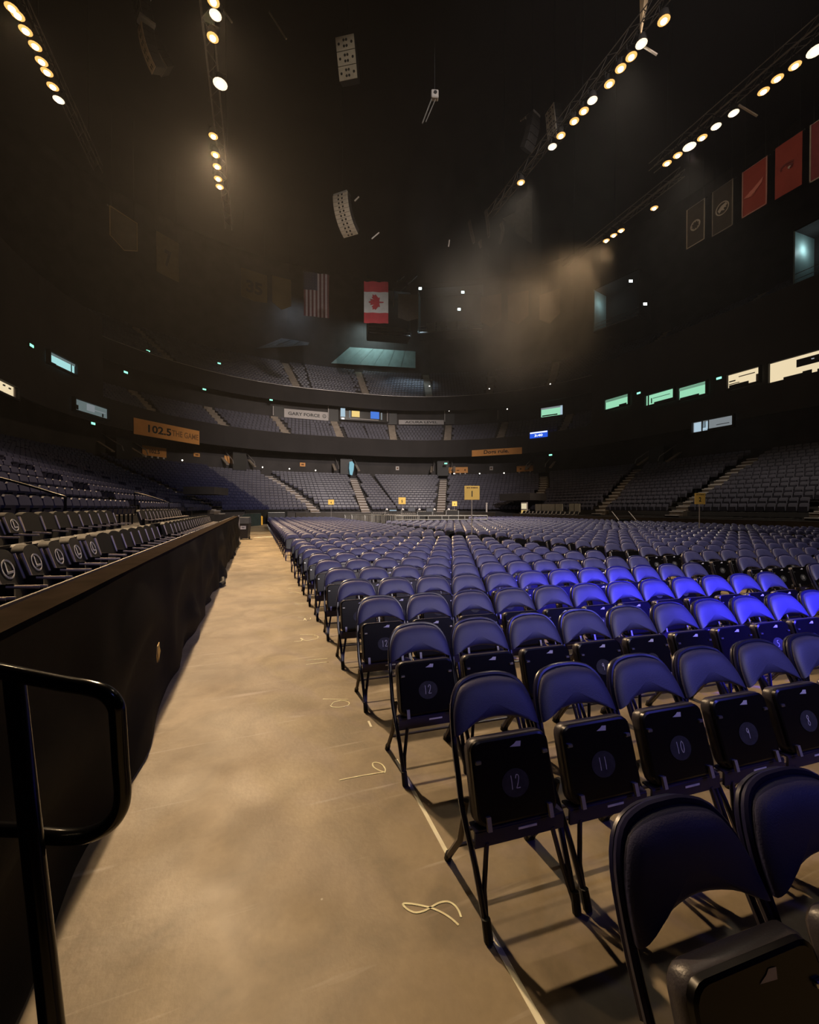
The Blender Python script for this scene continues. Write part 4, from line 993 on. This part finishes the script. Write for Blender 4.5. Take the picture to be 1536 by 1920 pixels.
M = frame_at(68.6, 28.4, 33.5); lamp('AREA', 'upper_panel_fill', M.translation, 300, (.70, .95, .93), frame_at(68.6, 31.2, 30.0).translation, 5.0)  # unseen area lamp added to light the teal panel
M = frame_at(59.5, 28.4, 35.5); lamp('AREA', 'upper_panel_fill', M.translation, 90, (.62, .80, .95), frame_at(59.5, 31.2, 32.5).translation, 4.0)  # weaker unseen lamp added so the dim blue panel shows
def booth(u0, u1, vt, vb, d, label, side=None, strip=None):
    s0, _ = invs(u0, vb, d); s1, _ = invs(u1, vb, d); sm, zt = invs((u0+u1)/2, vt, d); _, zb = invs((u0+u1)/2, vb, d)
    x0, y0, _ = path(s0, d); x1, y1, _ = path(s1, d); wd_ = math.hypot(x1-x0, y1-y0); ang = math.atan2(y1-y0, x1-x0)
    t = thing('press_booth', label, 'booth', ((x0+x1)/2, (y0+y1)/2, zb), ang); h = zt-zb
    mb = MB(); mb.box((0, 1.5, -.1), (wd_, 3, .2)); mb.obj('booth_floor', WALLD, t)
    mb = MB(); mb.box((0, 3.0, h/2), (wd_, .1, h)); mb.obj('back_wall', CEIL, t)
    mb = MB(); mb.box((0, 1.5, h), (wd_, 3, .15)); mb.obj('roof', CEIL, t)
    mb = MB(); mb.box((0, 0, .0), (wd_*.96, .05, .10)); mb.obj('sill_strip', strip or RAILM, t)
    for sx in (-1, 1): mb = MB(); mb.box((sx*wd_/2, 1.5, h/2), (.12, 3, h)); mb.obj('side_wall', side if (side and sx < 0) else WALLD, t)
    mb = MB(); mb.box((0, .1, .5), (wd_, .04, .04)); mb.box((0, .1, 1.0), (wd_, .04, .04)); mb.obj('guard_rail', RAILM, t)
    return t, wd_, h
DT = mat('dim_teal_wall', (.16, .20, .20), .7, var=.12)
t, wb, hb = booth(690, 770, 545, 627, 22, 'dark hanging booth with pale sill left of centre', DT); L_ = lamp('POINT', 'booth_lamp', (wb*.3, .8, hb*.8), 30, COOL, size=.15, parent=t)
t, wb, hb = booth(785, 905, 540, 622, 22, 'dark hanging booth with bright lamp and pale panels at centre', DT); lamp('POINT', 'booth_lamp', (0, .6, hb*.75), 60, COOL, size=.15, parent=t)
for k in range(4): mb = MB(); mb.box((-wb*.3+k*wb*.16, -.05, .75), (wb*.14, .05, 1.4)); mb.obj('front_panel', DT, t)
t, wb, hb = booth(1115, 1200, 525, 606, 22, 'dark hanging booth with pale end wall at right', TEALW); lamp('POINT', 'booth_lamp', (-wb*.30, 1.0, hb*.7), 35, COOL, size=.15, parent=t)
t, wb, hb = booth(1490, 1600, 405, 512, 22, 'dark hanging booth with pale end wall at the right picture edge', TEALW); lamp('POINT', 'booth_lamp', (-wb*.33, 1.2, hb*.7), 40, COOL, size=.15, parent=t)
for u, v, dd_, lb in [(788, 541, 60, 'left'), (868, 548, 60, 'middle'), (1183, 527, 52, 'right'), (1210, 570, 52, 'lower right'), (861, 580, 60, 'lower middle')]:
    p = deep(u, v, dd_); t = thing('booth_floodlight', f'small cool floodlight in the hanging booths, {lb}', 'lamp', p, -YAW, 'cool floodlights in the booths')
    mb = MB(); mb.box((0, .1, 0), (.6, .2, .5), None, .03); mb.obj('housing', PAB, t)
    mb = MB(); mb.box((0, -.01, 0), (.42, .03, .30)); mb.obj('lit_lens', emis('lit_cool_lens', (.8, 1, .98), 8), t)
for u0, v0, u1, v1, dd_, lb in [(745, 528, 758, 518, 55, 'short'), (765, 533, 782, 517, 55, 'long'), (751, 546, 762, 537, 55, 'low'), (738, 540, 738, 575, 55, 'upright')]:
    a = deep(u0, v0, dd_); b = deep(u1, v1, dd_+1); mb = MB(); mb.tube([a, b], .07, 6); tag(mb.obj('catwalk_tube', RAILM), f'{lb} bright catwalk tube right of the red and white flag', 'tube', 'bright catwalk tubes')

# ------------------------------------------------------------------ flags and banners
def wavy(mb, x0, x1, z0, z1, nx=8, amp=.06, y=0, ph=0):
    base = len(mb.v)
    for i in range(nx+1):
        x = lerp(x0, x1, i/nx); yy = y + amp*math.sin(x*4.2+ph)
        mb.v += [(x, yy, z0), (x, yy, z1), (x, yy+.02, z0), (x, yy+.02, z1)]
    for i in range(nx):
        a = base+i*4; b = a+4
        mb.f += [(a, b, b+1, a+1), (a+2, a+3, b+3, b+2), (a, a+2, b+2, b), (a+1, b+1, b+3, a+3)]
    mb.f += [(base, base+1, base+3, base+2), (base+nx*4, base+nx*4+2, base+nx*4+3, base+nx*4+1)]
    return mb
def hang(name, label, cat, p, rz, ht, wd, group=None):
    t = thing(name, label, cat, p, rz, group)
    mb = MB(); mb.tube([(-wd/2-.1, .05, ht/2), (wd/2+.1, .05, ht/2)], .04, 6); mb.obj('hanging_bar', PAB, t)
    mb = MB()
    for sx in (-wd*.4, wd*.4): mb.tube([(sx, .05, ht/2), (sx, .05, ht/2+6)], .012, 4)
    mb.obj('hanging_cable', PAB, t); return t
# Canada flag (hung with the hoist at the top)
p = deep(705.5, 567, 52); W, Hh = 3.05, 5.2
t = hang('canada_flag', 'red and white maple leaf flag hanging at the far end', 'flag', p, -.30, Hh, W, None)
mb = MB(); wavy(mb, -W/2, W/2, Hh*.25, Hh/2); mb.obj('red_field', REDF, t, True); mb = MB(); wavy(mb, -W/2, W/2, -Hh/2, -Hh*.25); mb.obj('red_field', REDF, t, True)
mb = MB(); wavy(mb, -W/2, W/2, -Hh*.25, Hh*.25); wf = mb.obj('white_field', WHITEF, t, True)
leaf = [(0, 1), (.18, .66), (.40, .78), (.32, .30), (.62, .60), (.68, .44), (.98, .48), (.86, .20), (1.0, .08), (.55, -.28), (.60, -.48), (.08, -.40), (.06, -.95)]
leaf = leaf + [(-x, y) for x, y in leaf[::-1][:-1]]
mb = MB(); mb.prism([(-yy*.98, -.075, xx*.98) for xx, yy in leaf], (0, .012, 0)); mb.obj('maple_leaf', REDF, wf)
# United States flag, weak light put into its stripe colours
p = deep(593.5, 553, 52); W, Hh = 3.1, 5.5
t = hang('united_states_flag', 'dim striped flag with dark canton hanging left of the maple leaf flag', 'flag', p, -.10, Hh, W, None)
for k in range(13):
    x0 = -W/2+k*W/13; z1 = Hh/2 if k >= 7 else Hh/2-Hh*.40
    mb = MB(); wavy(mb, x0, x0+W/13, -Hh/2, z1, 2, .05); mb.obj('stripe', mat('dim_red_stripe', (.10, .025, .03), .85, var=.1) if k == 0 else bpy.data.materials['dim_red_stripe'] if k % 2 == 0 else DIMF, t, True)
mb = MB(); wavy(mb, -W/2, -W/2+W*7/13, Hh/2-Hh*.40, Hh/2, 4, .05); cn = mb.obj('canton', BLUEF, t, True)
mb = MB()
for i in range(5):
    for j in range(6):
        c = Vector((-W/2+.17+i*.33, -.075, Hh/2-.2-j*.34)); pts = [c+Vector((.07*(1 if k % 2 == 0 else .4)*math.sin(k*math.pi/5), 0, .07*(1 if k % 2 == 0 else .4)*math.cos(k*math.pi/5))) for k in range(10)]
        mb.prism(pts, (0, .008, 0))
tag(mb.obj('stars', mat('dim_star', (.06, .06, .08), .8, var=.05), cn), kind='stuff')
def pennant(u, v, d, wpx, hpx, m, label, txt=None, point=.14, tcol=None, border=None):
    s, z = invs(u, v, d); x, y, a = path(s, d); dist = pix((x, y, z))[2]; W = wpx/F*dist*1.05; Hh = hpx/F*dist
    rz = math.atan2(-x, y)*.55 + (a-math.pi/2)*.45
    t = hang('hall_banner', label, 'banner', (x, y, z), rz, Hh, W, 'dim banners under the roof')
    ol = [(-W/2, 0, Hh/2), (W/2, 0, Hh/2), (W/2, 0, -Hh/2+Hh*point), (0, 0, -Hh/2), (-W/2, 0, -Hh/2+Hh*point)]
    mb = MB(); mb.prism(ol, (0, .03, 0)); c = mb.obj('cloth', m, t)
    if txt:
        M = Matrix.Translation((0, -.012, -Hh*.05)) @ Matrix.Rotation(math.pi/2, 4, 'X'); text_obj('numerals', txt, tcol or DKF, c, width=W*(.62 if len(txt) > 1 else .3), height=Hh*.42, M=M, bold=.04)
    if border:
        mb = MB(); mb.ribbon([Vector(p)+Vector((0, -.004, 0)) for p in ol+[ol[0]]], W*.04, (0, -1, 0), .01); mb.obj('border', border, c)
    return t
BRD = mat('dim_gold_print', (.20, .15, .08), .8, var=.1)
pennant(232, 436, 6, 48, 66, mat('dusk_banner', (.05, .04, .025), .85, var=.15), 'nearest dim banner at upper left', None, .2, border=BRD)
pennant(315, 482, 6, 40, 74, mat('tan_banner_dim', (.11, .085, .04), .85, var=.15), 'dim tan banner with numeral 7 at upper left', '7', 0)
pennant(478, 537, 6, 45, 55, TANF, 'dim tan banner with numeral 35', '35', .06)
pennant(529, 551, 6, 33, 60, TANF, 'dim tan pennant between the numeral 35 banner and the striped flag', None, .18)
pennant(765, 577, 6, 36, 50, mat('grey_banner', (.10, .09, .075), .85, var=.15), 'dim grey banner right of the maple leaf flag', None, .12)
PBR = mat('brown_banner', (.19, .13, .09), .85, var=.12); PBD = mat('brown_print', (.10, .07, .05), .8, var=.1)
for u, v, lb in [(920, 584, 'left'), (971, 579, 'middle'), (1030, 577, 'right')]:
    t = pennant(u, v, 6, 37, 60, PBR, f'dim brown shield pennant in the haze, {lb} of three', None, .22, border=PBD)
# team banners over the right stand, hung in a line along the hall
XB = 27.0
def team_banner(uL, uR, vt, vb, m, label, border=GREYF):
    a = at(uL, (vt+vb)/2, 0, XB); b = at(uR, (vt+vb)/2, 0, XB); um = (uL+uR)/2
    zt = at(um, vt, 0, XB).z; zb = at(um, vb, 0, XB).z; W = abs(a.y-b.y); Hh = zt-zb; c = Vector((XB, (a.y+b.y)/2, (zt+zb)/2))
    t = hang('team_banner', label, 'banner', c, -math.pi/2, Hh, W, 'team banners over the right stand')
    mb = MB(); wavy(mb, -W/2, W/2, -Hh/2, Hh/2, 6, .015); cl = mb.obj('cloth', m, t, True)
    if border:
        mb = MB(); e = W*.045
        mb.box((0, -.022, -Hh/2+e/2), (W, .02, e)); mb.box((-W/2+e/2, -.022, 0), (e, .02, Hh)); mb.box((W/2-e/2, -.022, 0), (e, .02, Hh)); mb.box((0, -.022, Hh/2-e/2), (W, .02, e*.4)); mb.obj('border', border, cl)
    return t, cl, W, Hh
def ring(mb, cx, cz, rx, rz_, wd, a0=0, a1=6.2832, n=28):
    mb.ribbon([(cx+rx*math.cos(lerp(a0, a1, k/n)), -.024, cz+rz_*math.sin(lerp(a0, a1, k/n))) for k in range(n+1)], wd, (0, -1, 0), .012)
t, cl, W, Hh = team_banner(1288, 1322, 383, 458, DKF, 'black banner with pale ring emblem, leftmost over the right stand')
mb = MB(); ring(mb, 0, -Hh*.02, W*.24, W*.24, W*.07)
for k in range(8): a = k*math.pi/4; mb.ribbon([(W*.16*math.cos(a), -.024, W*.16*math.sin(a)-Hh*.02), (W*.24*math.cos(a), -.024, W*.24*math.sin(a)-Hh*.02)], W*.04, (0, -1, 0), .012)
mb.obj('ring_emblem', GREYF, cl)
t, cl, W, Hh = team_banner(1336, 1375, 348, 433, DKF, 'black banner with pale round emblem, second over the right stand', mat('dim_grey_print', (.20, .18, .165), .8, var=.1))
mb = MB(); ring(mb, 0, 0, W*.30, W*.30, W*.05); mb.prism([(-W*.22, -.035, -W*.02), (-W*.05, -.035, W*.14), (W*.18, -.035, W*.20), (W*.24, -.035, W*.08), (W*.06, -.035, -W*.04), (W*.12, -.035, -W*.16), (-W*.04, -.035, -W*.08), (-W*.14, -.035, -W*.18)], (0, .012, 0)); ring(mb, 0, -W*.05, W*.2, W*.06, W*.03, .3, 2.8); mb.obj('round_emblem', GREYF, cl)
t, cl, W, Hh = team_banner(1392, 1439, 308, 396, REDB, 'brick red banner with pale diagonal wing, third over the right stand', mat('dim_pink_print', (.40, .20, .18), .8, var=.1))
mb = MB(); mb.prism([(-W*.44, -.035, -Hh*.10), (-W*.1, -.035, -Hh*.02), (W*.36, -.035, Hh*.12), (W*.30, -.035, Hh*.02), (W*.05, -.035, -Hh*.08), (-W*.2, -.035, -Hh*.14)], (0, .012, 0)); ring(mb, -W*.1, -Hh*.08, W*.12, W*.12, W*.03); mb.obj('wing_emblem', mat('rose_print', (.50, .16, .13), .8, var=.1), cl)
t, cl, W, Hh = team_banner(1454, 1504, 262, 360, REDB, 'brick red banner with dark swirl, fourth over the right stand', None)
mb = MB(); ring(mb, 0, 0, W*.26, W*.15, W*.07, .6, 3.6); ring(mb, W*.02, -Hh*.02, W*.13, W*.09, W*.06, -1.2, 2.2); mb.obj('swirl_emblem', mat('dark_red_print', (.13, .015, .015), .8, var=.1), cl)
mb = MB(); mb.lathe([(W*.06, 0), (W*.06, .012)], 12, (W*.05, -.022, -Hh*.04), Matrix.Rotation(math.pi/2, 3, 'X')); mb.obj('swirl_eye', GREYF, cl)
t, cl, W, Hh = team_banner(1519, 1580, 215, 326, mat('maroon_banner', (.20, .03, .045), .85, var=.12), 'maroon banner with pale border at the right picture edge', GREYF)

# ------------------------------------------------------------------ trusses and house lights
ZT = 22.0
T1 = [(22, 15, 'a'), (33, 28, 'a'), (48, 57, 'a'), (66, 86, 'a'), (78, 115, 'a'), (88, 135, 'a'), (99, 162, 'a'), (110, 187, 'w')]
T2 = [(400, 2, 'a'), (404, 28, 'w'), (399, 70, 'a'), (413, 157, 'W'), (400, 255, 'a'), (404, 290, 'a'), (407, 312, 'a'), (409, 335, 'a'), (412, 350, 'a')]
T3 = [(1245, 38, 'a'), (1203, 82, 'w'), (1184, 106, 'a'), (1164, 128, 'a'), (1143, 157, 'a'), (1111, 188, 'w'), (1095, 208, 'a'), (1077, 227, 'a'), (1052, 254, 'a'), (1036, 275, 'w'), (977, 342, 'a')]
T4 = [(1530, 95, 'W'), (1491, 123, 'a'), (1458, 147, 'a'), (1432, 171, 'a'), (1376, 212, 'w'), (1343, 237, 'w'), (1317, 258, 'a'), (1293, 275, 'W'), (1271, 291, 'a'), (1251, 306, 'a')]
T5 = [(1227, 390, 'a'), (1165, 432, 'a'), (1151, 441, 'a'), (1137, 451, 'a')]
fx = {}
def fixture(kind):
    t = thing('house_light', 'x', 'light', (0, 0, 0), 0, 'lit house lights on the trusses')
    mb = MB(); mb.lathe([(.10, .42), (.18, .34), (.23, .05), (.25, 0), (.23, .02)], 14); mb.obj('housing', PAB, t, True)
    r = .31 if kind == 'W' else .225
    mb = MB(); mb.lathe([(r*1.05, -.01), (r*.9, -.03), (r*.3, -.035)], 14); mb.obj('halo_disc', E_HALOA if kind == 'a' else E_HALOW, t, True)  # glowing disc added to imitate the halo around the lens
    mb = MB(); mb.lathe([(r*.55, -.03), (r*.5, -.08), (r*.3, -.12), (.01, -.13)], 12); mb.obj('lit_lens', E_WARM if kind == 'a' else E_WHITE, t, True)
    mb = MB(); mb.tube([(-.27, 0, .2), (-.27, 0, .52), (.27, 0, .52), (.27, 0, .2)], .02, 4); mb.obj('yoke', PAB, t)
    return t
def truss(name, lamps, y0, y1, label, tn):
    pts = [at(u, v, 2, ZT) for u, v, _ in lamps]; xm = sum(p.x for p in pts)/len(pts)
    t = thing('lighting_truss', label, 'truss', (xm, y0, ZT+.75))
    mb = MB(); L = y1-y0
    for sx in (-.22, .22):
        for sz in (-.2, .25): mb.tube([(sx, 0, sz), (sx, L, sz)], .028, 5)
    mb.obj('chords', TRUSS, t); mb = MB(); k = 0
    while k*.6 < L-.6:
        y = k*.6; s = 1 if k % 2 else -1
        for sx in (-.22, .22): mb.tube([(sx, y, -.2*s), (sx, y+.6, .25*s)], .014, 4)
        mb.tube([(-.22*s, y, -.2), (.22*s, y+.6, -.2)], .014, 4); k += 1
    tag(mb.obj('lattice', TRUSS, t), kind='stuff')
    for yy in (.1, .5, .9):
        mb = MB(); mb.tube([(0, L*yy, .25), (0, L*yy, 20)], .02, 4); mb.obj('hanging_cable', PAB, t)
    for i, ((u, v, kd), p) in enumerate(zip(lamps, pts)):
        lb = f'{"amber" if kd == "a" else "white"} lit house light, {nth(i)} from the top on the {tn} truss'
        key = kd
        if key not in fx: fx[key] = fixture(kd); fx[key].location = p; fx[key]['label'] = lb
        else: dup(fx[key], p, 0, lb)
    return t
truss('t', T1, 16, 31, 'leftmost overhead truss carrying amber house lights', 'leftmost')
truss('t', T2, 12, 34, 'second overhead truss from the left carrying amber house lights', 'left centre')
truss('t', T3, 8, 26, 'right centre overhead truss carrying a long row of house lights', 'right centre')
truss('t', T4, 6, 19, 'rightmost near overhead truss carrying house lights', 'rightmost near')
truss('t', T5, 18.5, 29, 'rightmost far overhead truss carrying four amber lights', 'rightmost far')

# ------------------------------------------------------------------ hanging loudspeakers
def flat_array(p, rz, tilt, n, wd, ht, label):
    t = thing('speaker_array', label, 'speaker', p, rz); Mx_ = Matrix.Rotation(tilt, 3, 'X')
    for k in range(n):
        z = (n/2-.5-k)*ht/n
        mb = MB(); mb.box(Mx_ @ Vector((0, .25, z)), (wd, .5, ht/n*.97), Mx_, .02); c = mb.obj('cabinet', PAB, t)
        mb = MB(); mb.box(Mx_ @ Vector((0, -.012, z)), (wd*.98, .03, ht/n*.95), Mx_); g = mb.obj('grille', PAG, c)
        mb = MB()
        for x, zz in ((-.34, .0), (.34, .0), (-.07, .2), (.07, .2), (-.07, -.2), (.07, -.2)):
            mb.lathe([(wd*.06, 0), (wd*.06, .01)], 8, Mx_ @ Vector((x*wd, -.03, z+zz*ht/n)), Mx_ @ Matrix.Rotation(math.pi/2, 3, 'X'))
        mb.obj('horn_hole', PAB, c)
    mb = MB(); mb.tube([(0, .2, ht/2), (0, .2, ht/2+14)], .02, 4); mb.obj('hanging_cable', PAB, t); return t
def curved_array(p, rz, n, rad, span, wd, a0, label, m=PAG):
    t = thing('speaker_array', label, 'speaker', p, rz)
    for k in range(n):
        a = a0+span*k/n; c = Vector((0, -rad*math.cos(a)+rad, -rad*math.sin(a))); Mx_ = Matrix.Rotation(a, 3, 'X'); h = rad*span/n
        mb = MB(); mb.box(c + Mx_ @ Vector((0, .25, 0)), (wd, .46, h*.95), Mx_, .02); cb = mb.obj('cabinet', PAB, t)
        mb = MB(); mb.box(c, (wd*.98, .04, h*.93), Mx_); mb.obj('grille', m, cb)
        mb = MB(); mb.box(c + Mx_ @ Vector((-.12*wd, -.025, 0)), (wd*.10, .012, h*.45), Mx_); mb.box(c + Mx_ @ Vector((.12*wd, -.025, 0)), (wd*.10, .012, h*.45), Mx_); mb.obj('slot', PAB, cb)
    mb = MB(); mb.tube([(0, .3, 0), (0, .3, 12)], .02, 4); mb.obj('hanging_cable', PAB, t)
    mb = MB(); mb.box((0, .25, .14), (wd*.9, .6, .12)); mb.obj('bumper_frame', GALV, t); return t
flat_array(deep(650, 109, 21.5), -.55, .35, 3, 1.0, 1.75, 'pale perforated speaker array hanging upper left of centre')
curved_array(deep(638, 366, 30), -.75, 11, 2.1, 1.35, 1.25, .0, 'curved tan speaker array hanging left of centre')
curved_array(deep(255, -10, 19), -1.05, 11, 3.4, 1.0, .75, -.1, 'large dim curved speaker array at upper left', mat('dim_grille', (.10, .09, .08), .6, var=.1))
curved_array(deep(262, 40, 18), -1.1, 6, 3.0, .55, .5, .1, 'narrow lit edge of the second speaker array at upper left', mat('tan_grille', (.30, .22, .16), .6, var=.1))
flat_array(deep(1034, 235, 24), -1.62, .12, 5, .8, 1.9, 'speaker array seen edge on beside the right centre lights')
curved_array(deep(1006, 218, 24.4), .3, 5, 2.6, .75, .7, 0, 'black speaker array hanging left of the right centre lights', PAB)
t = thing('rigging_motor', 'small dim rigging bracket hanging right of centre', 'bracket', deep(812, 200, 24), -.3)
mb = MB(); mb.box((.1, 0, .65), (.42, .3, .46), None, .04); mb.obj('motor', GREYF, t); mb = MB(); mb.lathe([(.10, 0), (.10, .02)], 10, (.12, -.16, .68), Matrix.Rotation(math.pi/2, 3, 'X')); mb.obj('drum', PAB, t)
mb = MB(); mb.tube([(-.05, 0, .5), (-.62, 0, -1.0)], .04, 5); mb.tube([(.14, 0, .42), (-.42, 0, -.9)], .03, 5); mb.obj('strut', TRUSS, t)
mb = MB(); mb.tube([(.1, 0, .8), (.1, 0, 16)], .02, 4); mb.obj('hanging_cable', PAB, t)
# pale draped acoustic strips and panel near the haze
for i, (pts, lb) in enumerate([([(880, 415), (884, 435), (889, 455)], 'leftmost'), ([(911, 395), (915, 420), (917, 444)], 'second'), ([(940, 418), (943, 434), (938, 456)], 'third, curled'), ([(900, 452), (902, 464)], 'short lowest')]):
    P3 = [deep(u, v, 38) for u, v in pts]; mb = MB(); mb.tube(curve(P3, 3) if len(P3) > 2 else P3, [.26]+[.24]*(len(curve(P3, 3))-2 if len(P3) > 2 else 0)+[.18], 6, flat=.35)
    tag(mb.obj('acoustic_strip', mat('pale_strip', (.42, .38, .35), .7, var=.1)), f'{lb} pale hanging strip in the haze below the lights', 'strip', 'pale hanging strips')
t = thing('ceiling_panel', 'pale grey hanging panel pair in the haze beside the lamp', 'panel')
for pl in ([(985, 372), (965, 398), (942, 410), (962, 428)], [(968, 380), (998, 360), (998, 458), (966, 436)]):
    q4 = [deep(u, v, 40+.0*u) for u, v in pl]; mb = MB(); mb.prism(q4, ray(980, 410)*.1); mb.obj('sheet', mat('pale_sheet', (.34, .33, .31), .7, var=.15), t)
# a bright strut above the right centre truss
t = thing('roof_strut', 'bright amber lit strut above the right centre lights', 'strut'); a = deep(1212, -40, 18); b = deep(1202, 62, 18)
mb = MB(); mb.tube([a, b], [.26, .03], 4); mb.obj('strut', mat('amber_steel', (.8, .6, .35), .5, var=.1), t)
for u0, v0, u1, v1, dd_, lb in [(505, 22, 537, 73, 22, 'upper left'), (418, 18, 435, 42, 21, 'left by the lights'), (1195, 80, 1232, 103, 18.5, 'right by the lights'), (1385, 197, 1420, 218, 20, 'far right by the lights'), (976, 227, 1000, 208, 26, 'right of centre'), (697, 448, 711, 436, 34, 'small centre'), (665, 377, 673, 369, 30, 'beside the curved speaker'), (841, 463, 843, 450, 34, 'tiny upright')]:
    a = deep(u0, v0, dd_); b = deep(u1, v1, dd_); mb = MB(); mb.tube([a, b], .05, 5); tag(mb.obj('roof_tube', GREYF), f'thin pale roof tube, {lb}', 'tube', 'thin pale roof tubes')
# handrails at the right boards steps and near the left stand
for i, (pl, dd_, lb) in enumerate([([(1180, 968), (1193, 966)], 24, 'right boards steps'), ]):
    pass
def stair_rail(s, d, z, label):
    M = frame_at(s, d, z); t = thing('stair_rail', label, 'handrail', M.translation, M.to_euler().z)
    mb = MB(); mb.tube(curve([(0, -.5, .0), (0, -.5, .75), (0, -.4, .88), (0, .55, 1.2), (0, .62, 1.1), (0, .62, .35)], 3), .022, 7); mb.obj('rail', PAN, t, True); return t
for s, d, z, lb in [(18.3, 2.9, .95, 'black stair handrail at the first left stand aisle'), (21.0, 2.9, .95, 'black stair handrail beside the black seats at left'), (30.2, 2.9, .95, 'black stair handrail at the second left stand aisle'), (19.0, 6.0, 2.3, 'black stair handrail higher up the left stand')]: stair_rail(s, d, z, lb)
t = thing('boards_steps', 'small lit steps with rails at the right boards', 'steps', at(1170, 985, 2, .0) * 1.0); p = deep(1172, 968, 24.5); t.location = (p.x, p.y, 0); t.rotation_euler = (0, 0, -.4)
mb = MB(); mb.box((0, 0, .25), (.9, .5, .5)); mb.box((0, .4, .45), (.9, .4, .9)); mb.obj('treads', PAB, t)
for sx in (-.5, .5): mb = MB(); mb.tube([(sx, -.3, .0), (sx, -.3, .85), (sx, .6, 1.35)], .025, 6); mb.obj('rail', RAILM, t)
pp = at(1534, 1003, 2, 0); mb = MB(); mb.box((XR-.05, 8.0, .6), (.10, .10, 1.2)); tag(mb.obj('boards_post', RAILM), 'pale post on the right boards at the picture edge', 'post')

# ------------------------------------------------------------------ haze under the lights
def volume_mat(name, col, dens, noisy=False):
    m = bpy.data.materials.new(name); m.use_nodes = True; nt = m.node_tree; nt.nodes.clear()
    o = nt.nodes.new('ShaderNodeOutputMaterial'); v = nt.nodes.new('ShaderNodeVolumeScatter')
    v.inputs['Color'].default_value = (*col, 1); v.inputs['Density'].default_value = dens; v.inputs['Anisotropy'].default_value = .35
    nt.links.new(v.outputs[0], o.inputs['Volume'])
    if noisy:
        L = nt.links; tc = nt.nodes.new('ShaderNodeTexCoord')
        ln = nt.nodes.new('ShaderNodeVectorMath'); ln.operation = 'LENGTH'; L.new(tc.outputs['Object'], ln.inputs[0])
        fo = nt.nodes.new('ShaderNodeMapRange'); fo.inputs[1].default_value = 1.0; fo.inputs[2].default_value = .25; fo.inputs[3].default_value = 0; fo.inputs[4].default_value = 1; fo.interpolation_type = 'SMOOTHSTEP'
        L.new(ln.outputs['Value'], fo.inputs[0])
        n = nt.nodes.new('ShaderNodeTexNoise'); n.inputs['Scale'].default_value = 2.0; n.inputs['Detail'].default_value = 3; n.inputs['Distortion'].default_value = .6; L.new(tc.outputs['Object'], n.inputs['Vector'])
        nr = nt.nodes.new('ShaderNodeMapRange'); nr.inputs[1].default_value = .38; nr.inputs[2].default_value = .66; nr.inputs[3].default_value = .08; nr.inputs[4].default_value = 1; L.new(n.outputs['Fac'], nr.inputs[0])
        mu = nt.nodes.new('ShaderNodeMath'); mu.operation = 'MULTIPLY'; L.new(fo.outputs[0], mu.inputs[0]); L.new(nr.outputs[0], mu.inputs[1])
        m2 = nt.nodes.new('ShaderNodeMath'); m2.operation = 'MULTIPLY'; L.new(mu.outputs[0], m2.inputs[0]); m2.inputs[1].default_value = dens; L.new(m2.outputs[0], v.inputs['Density'])
    return m
mb = MB(); mb.box((11.6, 30, 18.0), (64, 66, 30)); o = mb.obj('haze', volume_mat('thin_haze', (.95, .92, .9), .00045))
tag(o, 'thin smoke haze hanging under the house lights', 'haze', kind='stuff')
p = deep(985, 470, 37)
mb = MB(); mb.lathe([(.02, -1), (.5, -.87), (.87, -.5), (1, 0), (.87, .5), (.5, .87), (.02, 1)], 14); o = mb.obj('smoke_plume', volume_mat('drifting_smoke', (.95, .88, .8), .085, True))
o.location = p; o.scale = (12, 9, 15); tag(o, 'drifting brown lit smoke plume right of the maple leaf flag', 'smoke', kind='stuff')
